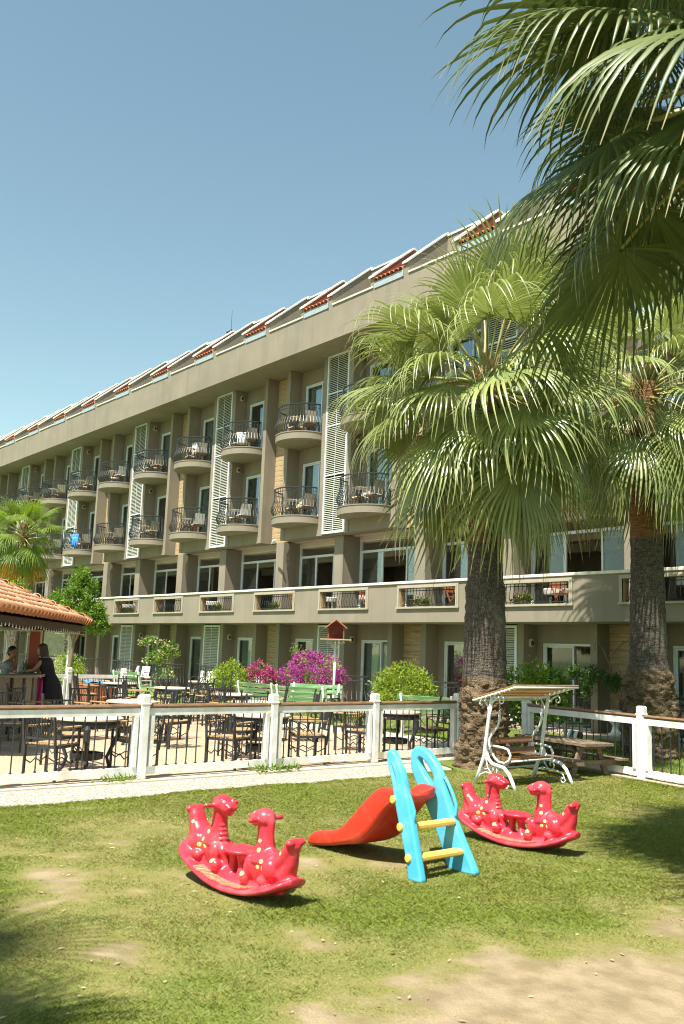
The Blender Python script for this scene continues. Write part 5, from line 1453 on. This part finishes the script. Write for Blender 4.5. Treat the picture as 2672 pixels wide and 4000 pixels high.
hang_towel(cols[6]+.2, 18.45, 6.4+.8, .7, .45, BLC, 'bright blue towel spread on a chair of a lower balcony', ang=.2)
hang_towel(cols[6]+.65, 18.3, 6.4+.62, .4, .5, BLC, 'crumpled blue towel beside the spread blue towel on a lower balcony', ang=.5)
hang_towel(cols[2]+.5, 18.5, 9.4+.62, .4, .5, mat('pale_blue_beach_towel', (.5, .62, .75), (.7, .6, .3), .9, 5), 'pale blue beach towel on a top balcony chair', ang=.9)
hang_towel(cols[3]+.45, 18.8, 6.4+.5, .16, .42, mat('terracotta_cloth', (.4, .1, .04), None, .8), 'small terracotta coloured cloth on a lower balcony table')
hang_towel(-11.1, 18.22, 10.35, .5, .85, BLC, 'blue towel hanging from a top balcony behind the nearest palm fronds', ang=.1)
LIL = mat('lilac_towel', (.48, .26, .52), (.55, .35, .6), .9, 5)
hang_towel(-14.95, 17.75, 1.02, .4, .5, LIL, 'lilac towel draped over the black terrace railing by the round citrus shrub', ang=.2)
# ground floor terrace chairs with white cushions
k = 0
gx = [(-35.9, 'behind the far white fence end'), (-34.3, 'left of the pale flowering climber'), (-30.5, 'between the climber and the louvred shutter'), (-27.2, 'behind the yellow-green citrus shrub'), (-23.6, 'between the two bougainvilleas'), (-16.4, 'right of the round citrus shrub'), (-13.9, 'behind the picnic table fence')]
for x, w in gx:
    balcony_chair(x-.45, 18.45, .03, rs.uniform(-.9, -.2), 'left white cushioned terrace chair '+w, True, 'white cushioned chairs on the ground terraces')
    if x > -30 and x > -20: continue
    balcony_chair(x+.45, 18.5, .03, rs.uniform(.2, .7), 'right white cushioned terrace chair '+w, True, 'white cushioned chairs on the ground terraces')
# first floor terrace: wooden folding chairs, dark tables with cloths, planters
FWD = mat('folding_chair_wood', (.22, .07, .03), (.30, .1, .04), .5, 8)
b = MB()
for y in (-.2, .2): b.bar((-.2, y, 0), (.22, y, .5), .035, .022); b.bar((.2, y, 0), (-.25, y, .88), .035, .022)
xf = b.mesh('crossed_legs', FWD); b = MB()
for k in range(5): b.box(-.17+.08*k, -.105+.08*k, -.2, .2, .44, .455)
sf = b.mesh('seat', FWD); b = MB()
for k in range(3): b.obox((-.2-.02*k, 0, .62+.1*k), .008, .19, .035, Rm('Y', -18))
bf = b.mesh('backrest', FWD)
LCLOTH = mat('white_table_cloth', (.6, .58, .52), (.5, .48, .42), .8, 5)
PLG = mat('white_trough', (.62, .56, .46), None, .7)
for q in range(10):
    x0 = -26.5-3.69*(q-4)
    if x0 < -48 or x0 > -12: continue
    nm = ORD[q]+' terrace opening from the right'
    f = thing('folding_chair', (x0+1.55, 18.75, 2.955), 'dark red wooden folding chair behind the '+nm, 'chair', 'folding chairs on the first floor terrace', rs.uniform(-.3, .3))
    obj_from(xf, 'crossed_legs', f); obj_from(sf, 'seat', f); obj_from(bf, 'backrest', f)
    f = thing('folding_chair', (x0+2.1, 19.0, 2.955), 'second dark wooden folding chair behind the '+nm, 'chair', 'folding chairs on the first floor terrace', PI+rs.uniform(-.3, .3))
    obj_from(xf, 'crossed_legs', f); obj_from(sf, 'seat', f); obj_from(bf, 'backrest', f)
    t = thing('terrace_table', (x0+1.0 if q % 2 else x0+2.6, 19.3, 2.955), 'small cloth covered table behind the '+nm, 'table', 'small tables on the first floor terrace')
    b = MB(); b.lathe((0, 0, 0), [(.03, 0), (.03, .6)], 8); b.lathe((0, 0, .60), [(.33, -.12), (.35, 0), (.34, .02), (0, .021)], 18); b.build('cloth_top', LCLOTH, t, local=True)
    if q % 3 != 0:
        t = thing('planter_trough', (x0+.55, 18.45, 2.955), 'white planter trough with yellow-green plants behind the '+nm, 'planter', 'planter troughs on the first floor terrace')
        b = MB(); b.bbox(-.3, .3, -.09, .09, 0, .17, .01); b.build('trough', PLG, t, local=True)
        leaf_cloud('plants', [(x0+.3+.06*i, 18.45, 3.22+.03*(i % 3)) for i in range(9)], (.05, .05, .06), 260, .09, LEAFY, t, 90+q)

# ================================================================== BAR KIOSK
KO = thing('bar_kiosk', (-18.45, 5.75, 0), 'round granite bar under a low hipped roof of old terracotta tiles, left edge', 'bar kiosk')
ke = Vector((.829, -.559, 0)); kn = Vector((-.559, -.829, 0)); KA = Vector((-21.3, 9.55, 2.2)); KL = 9.4; KD = 5.4; KS = .43
def kp(u, v, w=0): return KA+ke*u+kn*v+Vector((0, 0, w))
b = MB()
h = KD/2; hz = h*KS
P = [kp(0, 0), kp(KL, 0), kp(KL, KD), kp(0, KD), kp(h, h, hz), kp(KL-h, h, hz)]
b.add(P, [(0, 1, 5, 4), (1, 2, 5), (2, 3, 4, 5), (3, 0, 4)]); b.add([p+Vector((0, 0, -.05)) for p in P], [(4, 5, 1, 0), (5, 2, 1), (5, 4, 3, 2), (4, 0, 3)])
b.build('roof_boarding', DARKW, KO)
FASC = mat('dark_fascia_board', (.075, .05, .035), (.05, .035, .025), .7, 5, stretch=(1, 1, 8))
for a, c in ((kp(.12, .12, -.12), kp(KL-.12, .12, -.12)), (kp(KL-.12, .15, -.12), kp(KL-.12, KD-.12, -.12)), (kp(.12, KD-.12, -.12), kp(.12, .15, -.12))):
    b = MB(); b.bar(a+Vector((0, 0, .015)), c+Vector((0, 0, .015)), .04, .17); b.build('fascia_board', FASC, KO)
b = MB(); b.add([kp(.15, .15, -.225), kp(KL-.15, .15, -.225), kp(KL-.15, KD-.15, -.225), kp(.15, KD-.15, -.225)], [(0, 1, 2, 3)]); b.build('ceiling_board', DARKW, KO)
ktm = barrel(.42, .145, .12, 8, .018).mesh('roof_tile', KTILE, smooth=True)
ktp = barrel(.40, .088, .105, 6, .012)
ka = math.atan(KS); cs_, sn_ = math.cos(ka), math.sin(ka)
def orient(dx, dy):      # matrix: local x, local y -> world dirs, z = cross
    dx = dx.normalized(); dy = dy.normalized(); dz = dx.cross(dy).normalized(); return Matrix((dx, dy, dz)).transposed()
cand = []
for (o0, du, dv, LL) in ((KA, ke, kn, KL), (KA+ke*KL, kn, -ke, KD), (KA+kn*KD, -kn, ke, KD), (KA+ke*KL+kn*KD, -ke, -kn, KL)):
    n = int(LL/.30)
    up = (dv*cs_+Vector((0, 0, sn_)))
    nrm = du.cross(up)
    if nrm.z < 0: nrm = -nrm
    for k in range(n):
        u = (k+.5)*LL/n; mx = min(u, LL-u, KD/2)/cs_
        r = 0
        while r*.33 < mx-.10:
            p = o0+du*u+up*(r*.33-.08)+nrm*(.012+r*.0)
            cand.append((p.length, p+nrm*random.uniform(0, .012), du, up, nrm)); r += 1
cand.sort(key=lambda q: q[0]+(0 if q[2] is ke or q[2] == ke else 6))
rest = MB(); tb = barrel(.42, .145, .12, 5, .018)
for i, (d, p, du, up, nrm) in enumerate(cand):
    xx = up.cross(nrm).normalized(); up2 = (up*math.cos(.05)-nrm*-.05).normalized()
    Mx = Matrix((xx, up2, nrm)).transposed() @ Rm('Z', random.uniform(-2.5, 2.5))
    if i < 260:
        o = obj_from(ktm, 'roof_tile', KO, p-world_off(KO), Mx.to_euler())
    else:
        rest.add([Mx@Vector(v)+p for v in tb.v], tb.f)
rest.build('roof_tile', KTILE, KO, kind='stuff')
for (a, c) in ((P[0], P[4]), (P[1], P[5]), (P[2], P[5]), (P[3], P[4]), (P[4], P[5])):
    L = (c-a).length; n = int(L/.36); d = (c-a).normalized(); xx = d.cross(Vector((0, 0, 1))).normalized(); nz = xx.cross(d)
    for k in range(n):
        Mx = Matrix((xx, d, nz)).transposed()
        obj_from(ktm, 'hip_tile', KO, a+d*(k*.36-.02)+nz*.05-world_off(KO), Mx.to_euler(), (.95, 1, 1.0))
# counter
kc = Vector((-18.45, 5.75, 0)); R0 = 1.46
GRAN = mat('speckled_granite', (.30, .25, .20), (.16, .13, .105), .35, 90, 3, c3=(.45, .4, .33), s3=60)
a0, a1 = -95, 100
def arc(r0, r1, z0, z1, A0, A1, n):
    V = []; F = []
    for i in range(n+1):
        a = math.radians(A0+(A1-A0)*i/n)
        for r, z in ((r0, z0), (r1, z0), (r1, z1), (r0, z1)): V.append((kc.x+r*math.cos(a), kc.y+r*math.sin(a), z))
    for i in range(n):
        for k in range(4): F.append((i*4+k, i*4+(k+1) % 4, (i+1)*4+(k+1) % 4, (i+1)*4+k))
    F.append((0, 3, 2, 1)); F.append((n*4, n*4+1, n*4+2, n*4+3))
    b = MB(); b.add(V, F); return b
arc(.98, 1.55, 1.055, 1.10, a0, a1, 40).build('counter_top', GRAN, KO)
arc(1.36, 1.40, 0, 1.05, a0, a1, 40).build('counter_backing', DARKW, KO)
n = 15
for k in range(n):
    A0 = a0+(a1-a0)*k/n; A1 = A0+(a1-a0)/n*.72
    arc(1.40, 1.435, .0, 1.05, A0, A1, 3).build('granite_panel', GRAN, KO)
for q in ((-18.95, 7.3), (-15.2, 3.4), (-21.0, 6.0), (-18.5, 3.2)):
    b = MB(); b.cyl((*q, 0), (*q, 2.6), .075, n=10); b.build('post', DARKW, KO, smooth=True)
b = MB(); b.cyl((-18.72, 7.38, 0), (-18.72, 7.38, 2.4), .05, n=8); b.build('post', mat('amber_varnished_post', (.3, .13, .04), None, .4), KO, smooth=True)
SB = thing('poster_board', (-18.6, 7.2, 1.1), 'red poster board with white frame fixed to the bar post', 'poster board')
ax_ = Vector((.64, .77, 0)); 
b = MB(); b.obox((-18.6, 7.2, 1.56), .135, .02, .42, Matrix((ax_, Vector((-.77, .64, 0)), Vector((0, 0, 1)))).transposed()); b.build('frame', mat('cream_frame', (.6, .52, .4), None, .5), SB)
b = MB(); b.obox(Vector((-18.6, 7.2, 1.56))+Vector((.77, -.64, 0))*.024, .105, .004, .385, Matrix((ax_, Vector((-.77, .64, 0)), Vector((0, 0, 1)))).transposed()); b.build('red_panel', mat('red_poster', (.36, .05, .02), (.26, .03, .015), .4, 3), SB)
# string lights
SLT = thing('string_lights', (-18, 7.2, 1.95), 'string of small round white bulbs hanging along the bar fascia', 'string lights')
BULB = mat('frosted_bulb', (.75, .72, .62), None, .3)
bm_ = MB().ell((0, 0, -.035), (.016, .016, .02), None, 8, 6).cyl((0, 0, -.015), (0, 0, .012), .009, n=6).mesh('bulb', BULB, smooth=True)
wp = []
for k in range(33):
    u = .35+k*.24; z = -.155-.05*math.sin((u % 2.4)/2.4*PI); p = kp(u, .095, z); wp.append(p)
    if k: obj_from(bm_, 'bulb', SLT, p-world_off(SLT))
b = MB(); b.tube(wp, .005, 4); b.build('wire', IRON, SLT)
# bottles, cloth, bin on the bar
for k, (dx, dy, hh, c) in enumerate(((.0, .0, .26, (.5, .52, .5)), (.09, .04, .30, (.05, .12, .04)), (-.08, .05, .24, (.45, .2, .05)), (.05, -.08, .22, (.6, .6, .58)))):
    r = thing('bottle', (-18.55+dx, 6.95+dy, 1.10), ['clear bottle standing first on the bar counter', 'tall dark green bottle on the bar counter', 'amber bottle on the bar counter by the man', 'short pale bottle on the bar counter'][k], 'bottle', rz=0)
    b = MB(); b.lathe((0, 0, 0), [(.034, 0), (.036, .02), (.036, hh*.55), (.014, hh*.72), (.013, hh*.93)], 10); b.build('glass_body', mat('bottle_glass_%d' % k, c, None, .15), r, smooth=True, local=True)
    b = MB(); b.cyl((0, 0, hh*.93), (0, 0, hh), .015, n=8); b.build('cap', CAPW, r, local=True)
MAG = mat('magenta_cloth', (.42, .03, .16), (.5, .05, .2), .9, 4)
hang_towel(-17.75, 7.02, 1.03, .16, .58, MAG, 'magenta cloth hanging at the end of the bar counter', ang=.8)

# ================================================================== PEOPLE
SKIN = mat('skin', (.42, .23, .15), (.38, .20, .13), .5, 8)
HAIRB = mat('brown_hair', (.045, .022, .012), (.07, .035, .02), .5, 30, stretch=(6, 6, .6), bump=.3)
HAIRK = mat('black_hair', (.012, .01, .009), (.02, .016, .013), .5, 30, bump=.3)
BLK = mat('black_dress_fabric', (.010, .010, .012), (.016, .015, .018), .85, 6, bump=.2)
SHIRT = mat('light_blue_shirt', (.30, .40, .52), (.36, .46, .58), .85, 6, bump=.2)
NAVY = mat('dark_trousers', (.03, .035, .05), None, .8)
def skin_mesh(name, J, E, R, m, root=0, sub=1):
    me = bpy.data.meshes.new(name); me.from_pydata([tuple(j) for j in J], E, []); me.update()
    o = bpy.data.objects.new(name+'_s', me); COL.objects.link(o)
    md = o.modifiers.new('skin', 'SKIN'); md.use_smooth_shade = True
    for i, r in enumerate(R):
        rr = r if hasattr(r, '__len__') else (r, r)
        me.skin_vertices[0].data[i].radius = rr
    me.skin_vertices[0].data[root].use_root = True
    sb = o.modifiers.new('sub', 'SUBSURF'); sb.levels = sub; sb.render_levels = sub
    dg = bpy.context.evaluated_depsgraph_get(); dg.update()
    out = bpy.data.meshes.new_from_object(o.evaluated_get(dg)); bpy.data.objects.remove(o); bpy.data.meshes.remove(me)
    out.name = name; out.materials.clear(); out.materials.append(m)
    out.polygons.foreach_set('use_smooth', [True]*len(out.polygons)); return out
def hand_chain(J, E, R, wi, wrist, d, n, spread, curl):
    """palm + 4 fingers + thumb rooted at vertex index wi; d = finger dir, n = back-of-hand normal"""
    d = Vector(d).normalized(); n = Vector(n).normalized(); s = d.cross(n)
    pi = len(J); J.append(Vector(wrist)+d*.055); E.append((wi, pi)); R.append((.036, .018))
    for k, L in enumerate((.068, .078, .072, .056)):
        o = (k-1.5)*spread
        a = len(J); J.append(J[pi]+d*.035+s*o); E.append((pi, a)); R.append(.0095)
        J.append(J[a]+d*L*.5-n*curl*L*.35); E.append((a, a+1)); R.append(.0085)
        J.append(J[a+1]+d*L*.35-n*curl*L*.6); E.append((a+1, a+2)); R.append(.0075)
    a = len(J); J.append(Vector(wrist)+d*.03-s*.04); E.append((pi, a)); R.append(.012)
    J.append(J[a]+d*.03-s*.025-n*.01); E.append((a, a+1)); R.append(.0095)
def head(root, c, face, hairm, longhair=False, up=Vector((0, 0, 1))):
    f = Vector(face).normalized(); s = up.cross(f).normalized(); u = f.cross(s).normalized()
    Mx = Matrix((f, s, u)).transposed(); c = Vector(c)
    P = lambda x, y, z: c+Mx@Vector((x, y, z))
    b = MB()
    b.ell(P(0, 0, .015), (.098, .076, .105), Mx, 20, 14); b.ell(P(.03, 0, -.06), (.062, .056, .062), Mx, 16, 10); b.ell(P(.055, 0, -.095), (.028, .03, .022), Mx)
    b.ell(P(.098, 0, -.018), (.018, .013, .026), Mx); b.ell(P(.107, 0, -.03), (.013, .016, .011), Mx)
    b.ell(P(.083, 0, -.060), (.014, .026, .008), Mx); b.ell(P(.083, 0, -.071), (.014, .022, .007), Mx)
    for y in (-1, 1): b.ell(P(.0, y*.078, -.012), (.022, .010, .032), Mx); b.ell(P(.085, y*.032, .024), (.012, .022, .008), Mx)
    b.tube([P(-.02, 0, -.04), P(-.03, 0, -.12), P(-.035, 0, -.17)], [.05, .048, .055], 12)
    me = remeshed(b, 'head', SKIN, .007, 3, .5); o = obj_from(me, 'head', root, -world_off(root))
    for y in (-1, 1):
        e = MB(); e.ell(P(.087, y*.032, .008), (.010, .014, .007), Mx, 8, 6); e.build('eye', EYEB, root, smooth=True)
    b = MB(); b.ell(P(-.016, 0, .045), (.102, .086, .092), Mx, 18, 12); b.ell(P(-.045, 0, .0), (.08, .082, .09), Mx, 16, 10)
    if longhair:
        b.ell(P(-.06, 0, -.09), (.07, .10, .15), Mx, 16, 12); b.ell(P(-.075, 0, -.20), (.05, .095, .13), Mx, 16, 12); b.ell(P(-.02, -.075, -.06), (.05, .035, .11), Mx); b.ell(P(-.02, .075, -.06), (.05, .035, .11), Mx)
    me = remeshed(b, 'hair', hairm, .010, 2, .4); obj_from(me, 'hair', root, -world_off(root))
# woman in black, leaning on the bar
ln = Vector((-.64, -.77, 0)); bk = Vector((.77, -.64, 0))      # image left, towards the camera
WM = thing('person', (-17.98, 7.36, 0), 'woman in a long sleeveless black dress with brown hair leaning on the bar', 'person')
W0 = Vector((-17.98, 7.36, 0))
def wp_(l, b_, z): return W0+ln*l+bk*b_+Vector((0, 0, z))
J = [wp_(0, 0, .93), wp_(.06, 0, 1.10), wp_(.13, 0, 1.28), wp_(.17, 0, 1.40), wp_(.19, 0, 1.46)]
E = [(0, 1), (1, 2), (2, 3), (3, 4)]; R = [(.15, .13), (.115, .10), (.13, .10), (.09, .07), (.05, .05)]
for s in (-1, 1):
    i = len(J); J += [wp_(.15, s*.16, 1.385), wp_(.30, s*.19, 1.17), wp_(.47, s*.12, 1.135)]
    E += [(3, i), (i, i+1), (i+1, i+2)]; R += [.052, .040, .030]
    hand_chain(J, E, R, i+2, J[i+2], ln, Vector((0, 0, 1)), .018, .5)
    i = len(J); J += [wp_(0, s*.09, .88), wp_(.02, s*.09, .48), wp_(-.02, s*.09, .09), wp_(.09, s*.09, .035)]
    E += [(0, i), (i, i+1), (i+1, i+2), (i+2, i+3)]; R += [.085, .055, .038, (.04, .03)]
obj_from(skin_mesh('body', J, E, R, SKIN), 'body', WM, -world_off(WM))
b = MB(); V = []; F = []; n = 40
st = [(1.42, .185, .105, .165), (1.34, .19, .13, .145), (1.22, .175, .135, .11), (1.10, .145, .125, .065), (1.0, .18, .16, .03), (.88, .215, .19, .0), (.7, .245, .215, -.01), (.5, .275, .245, -.02), (.34, .30, .27, -.03)]
for (z, rx, ry, l) in st:
    fold = max(0, (1.0-z))*.055
    for k in range(n):
        a = 2*PI*k/n; q = 1+fold*math.sin(k*2*PI/n*9+z*2)*3.0*.6
        V.append(wp_(l+ry*math.cos(a)*q, rx*math.sin(a)*q, z))
for i in range(len(st)-1):
    for k in range(n): F.append((i*n+k, i*n+(k+1) % n, (i+1)*n+(k+1) % n, (i+1)*n+k))
b.add(V, F); o = b.build('dress', BLK, WM, smooth=True); md = o.modifiers.new('t', 'SOLIDIFY'); md.thickness = .01
head(WM, wp_(.235, 0, 1.575), ln*1.0+Vector((0, 0, -.12)), HAIRB, True)
for s in (-1, 1):
    b = MB(); b.ell(wp_(.05, s*.09, .03), (.115, .045, .035), Matrix((ln, bk, Vector((0, 0, 1)))).transposed()); b.build('shoe', BLK, WM, smooth=True)
# man behind the counter
MN = thing('person', (-18.98, 6.83, 0), 'man with short black hair and light blue shirt resting his chin on his hand', 'person')
M0 = Vector((-18.98, 6.83, 0)); rt_ = Vector((.64, .77, 0))
def mp_(l, b_, z): return M0+rt_*l+bk*b_+Vector((0, 0, z))
J = [mp_(-.08, 0, .74), mp_(-.06, 0, .95), mp_(-.0, 0, 1.16), mp_(.02, 0, 1.29), mp_(.03, 0, 1.36)]
E = [(0, 1), (1, 2), (2, 3), (3, 4)]; R = [(.15, .12), (.13, .11), (.15, .12), (.10, .08), (.05, .05)]
i = len(J); J += [mp_(-.02, .18, 1.25), mp_(.19, .20, 1.14), mp_(.15, .07, 1.335)]; E += [(3, i), (i, i+1), (i+1, i+2)]; R += [.055, .042, .03]
hand_chain(J, E, R, i+2, J[i+2], Vector((0, 0, 1))-bk*.3, rt_, .017, .6)
i = len(J); J += [mp_(-.02, -.18, 1.25), mp_(.16, -.22, 1.13), mp_(.34, -.08, 1.14)]; E += [(3, i), (i, i+1), (i+1, i+2)]; R += [.055, .042, .03]
hand_chain(J, E, R, i+2, J[i+2], bk, Vector((0, 0, 1)), .017, .4)
for s in (-1, 1):
    i = len(J); J += [mp_(-.02, s*.10, .70), mp_(.38, s*.14, .68), mp_(.34, s*.14, .28), mp_(.44, s*.14, .24)]; E += [(0, i), (i, i+1), (i+1, i+2), (i+2, i+3)]; R += [.085, .062, .045, (.045, .03)]
obj_from(skin_mesh('body', J, E, R, SKIN), 'body', MN, -world_off(MN))
J = [mp_(-.08, 0, .78), mp_(-.06, 0, .95), mp_(-.0, 0, 1.16), mp_(.015, 0, 1.28)]; E = [(0, 1), (1, 2), (2, 3)]; R = [(.17, .14), (.15, .13), (.17, .14), (.11, .095)]
for s, q in ((1, (.12, .195, 1.175)), (-1, (.09, -.21, 1.17))):
    i = len(J); J += [mp_(-.02, s*.18, 1.25), mp_(*q)]; E += [(3, i), (i, i+1)]; R += [.072, .062]
obj_from(skin_mesh('shirt', J, E, R, SHIRT), 'shirt', MN, -world_off(MN))
J = [mp_(-.07, 0, .74)]; E = []; R = [(.155, .13)]
for s in (-1, 1):
    i = len(J); J += [mp_(-.02, s*.10, .70), mp_(.38, s*.14, .68), mp_(.34, s*.14, .30)]; E += [(0, i), (i, i+1), (i+1, i+2)]; R += [.098, .075, .06]
obj_from(skin_mesh('trousers', J, E, R, NAVY), 'trousers', MN, -world_off(MN))
head(MN, mp_(.06, 0, 1.50), rt_*1.0+bk*.45, HAIRK)
ST = thing('bar_stool', (-19.03, 6.8, 0), 'dark bar stool under the man at the bar', 'stool')
b = MB(); b.lathe((-19.03, 6.8, .60), [(.17, 0), (.18, .02), (.17, .045), (0, .05)], 20); b.build('seat', DARKW, ST)
for k in range(4):
    a = k*PI/2+.4; b = MB(); b.cyl((-19.03+.13*math.cos(a), 6.8+.13*math.sin(a), .60), (-19.03+.2*math.cos(a), 6.8+.2*math.sin(a), 0), .014, n=6); b.build('leg', DARKW, ST)

# ================================================================== GRASS
def grass():
    r = np.random.default_rng(99)
    N0 = 2000000
    X = r.uniform(-9.9, 2.2, N0); Y = r.uniform(.8, 12.5, N0)
    # keep what the view can reach
    cx = .641*X+.767*Y; d = -.7615*X+.629*Y
    ok = (d > 2.3) & (np.abs(cx)/d < .47) & (X > path_edge(Y)-.05+.02*np.sin(Y*23)) & ~((Y > 10.6) & (X < -9.5))
    X, Y, d = X[ok], Y[ok], d[ok]
    g = grassness(X, Y)
    dens = np.clip((g-.20)*1.5, 0.0, 1)+.22*(fbm(X, Y, 64, 4.5, 3) > .60)*np.clip(1.15-(d-3)/16, .45, 1)
    edge = np.exp(-((X-path_edge(Y))/.12)**2)*.6+np.exp(-((Y-(12.47-(X+7.76)*.175))/.35)**2)
    tg = fbm(X, Y, 77, 5.5, 3)
    keep = r.random(len(X)) < np.clip(dens*(.45+.9*tg)+edge*.3, 0, 1)*.92
    X, Y, d, g, edge, tg = X[keep], Y[keep], d[keep], g[keep], edge[keep], tg[keep]
    n = len(X)
    if n > 780000:
        s = r.permutation(n)[:780000]; X, Y, d, g, edge, tg = X[s], Y[s], d[s], g[s], edge[s], tg[s]; n = 780000
    h = (.008+.010*r.random(n)+.008*tg)*(.55+.6*g)+.03*edge*r.random(n)
    a = r.uniform(0, 2*PI, n); lean = r.uniform(.4, 1.9, n)*h
    wa = a+PI/2+r.uniform(-.6, .6, n); w = (.0011+.0008*r.random(n))*(1+.09*np.clip(d-3, 0, 10))
    base = np.stack([X, Y, np.full(n, -.004)], 1)
    W = np.stack([np.cos(wa)*w, np.sin(wa)*w, np.zeros(n)], 1)
    D = np.stack([np.cos(a)*lean, np.sin(a)*lean, h], 1)
    Dm = np.stack([np.cos(a)*lean*.35, np.sin(a)*lean*.35, h*.6], 1)
    V = np.stack([base-W, base+W, base+Dm+W*.8, base+D], 1).reshape(-1, 3)
    i = np.arange(n)*4
    F = np.concatenate([np.stack([i, i+1, i+2], 1), np.stack([i, i+2, i+3], 1)])
    lush = np.clip(g*1.1-.25+edge*.8+(fbm(X, Y, 91, 1.1, 4)-.5)*1.2, 0, 1)
    m, nt, p, N, L = newmat('grass_blade'); setrough(p, .55, 0, .35)
    at = N.new('ShaderNodeAttribute'); at.attribute_name = 'lush'; geo = N.new('ShaderNodeNewGeometry')
    def mix(f, c1, c2):
        x = N.new('ShaderNodeMix'); x.data_type = 'RGBA'; L.new(f, x.inputs[0])
        for s, k in ((c1, 6), (c2, 7)):
            if isinstance(s, tuple): x.inputs[k].default_value = (*s, 1)
            else: L.new(s, x.inputs[k])
        return x.outputs[2]
    c_dry = mix(geo.outputs['Random Per Island'], (.235, .205, .055), (.40, .345, .14))
    c_grn = mix(geo.outputs['Random Per Island'], (.115, .155, .014), (.265, .295, .036))
    c = mix(at.outputs['Fac'], c_dry, c_grn)
    L.new(c, p.inputs['Base Color'])
    tr = N.new('ShaderNodeBsdfTranslucent'); L.new(c, tr.inputs[0]); ms = N.new('ShaderNodeMixShader'); ms.inputs[0].default_value = .3
    L.new(p.outputs[0], ms.inputs[1]); L.new(tr.outputs[0], ms.inputs[2]); L.new(ms.outputs[0], N['Material Output'].inputs[0])
    lv = np.repeat(lush, 4)
    me = npmesh('grass', V, F, m, False, {'lush': lv})
    o = obj_from(me, 'grass'); tag(o, 'short patchy green grass growing over the front lawn', 'grass', kind='stuff')
grass()
def far_grass():
    r = np.random.default_rng(98); n = 70000
    X = r.uniform(-24, -4, n); Y = r.uniform(14.0, 18.0, n)
    X2 = r.uniform(-10.8, -3.5, 25000); Y2 = r.uniform(12.9, 14.0, 25000); X = np.concatenate([X, X2]); Y = np.concatenate([Y, Y2])
    ok = (Y > 12.62-(X+7.76)*.175+.25); X, Y = X[ok], Y[ok]; n = len(X)
    h = .03+.035*r.random(n); a = r.uniform(0, 2*PI, n); l = h*r.uniform(.2, .9, n); w = .005+.003*r.random(n)
    B = np.stack([X, Y, np.full(n, -.015)], 1); W = np.stack([-np.sin(a)*w, np.cos(a)*w, 0*w], 1)
    V = np.stack([B-W, B+W, B+np.stack([np.cos(a)*l, np.sin(a)*l, h], 1)], 1).reshape(-1, 3)
    me = npmesh('grass', V, np.arange(3*n).reshape(-1, 3), bpy.data.materials['grass_blade'], False, {'lush': np.repeat(np.clip(.75+.5*(fbm(X, Y, 12, 2, 3)-.5), 0, 1), 3)})
    o = obj_from(me, 'grass'); tag(o, 'lush green grass between the right fence and the hotel', 'grass', kind='stuff')
far_grass()

def litter():
    r = np.random.default_rng(55); n = 700
    X = r.uniform(-9.2, .5, n); Y = r.uniform(1.0, 11, n); a = r.uniform(0, 2*PI, n); L = r.uniform(.008, .028, n); W = L*r.uniform(.2, .6, n)
    z = .006+r.uniform(0, .006, n)
    c, s_ = np.cos(a), np.sin(a)
    V = np.stack([np.stack([X-c*L, Y-s_*L, z], 1), np.stack([X-s_*W, Y+c*W, z+.004], 1), np.stack([X+c*L, Y+s_*L, z+.002], 1), np.stack([X+s_*W, Y-c*W, z], 1)], 1).reshape(-1, 3)
    i = np.arange(n)*4
    me = npmesh('leaf_litter', V, np.stack([i, i+1, i+2, i+3], 1), mat('dry_leaf_litter', (.30, .20, .10), (.50, .40, .24), .9, 3))
    tag(obj_from(me, 'leaf_litter'), 'tiny dry leaves and bits of debris scattered over the lawn', 'leaf litter', kind='stuff')
litter()
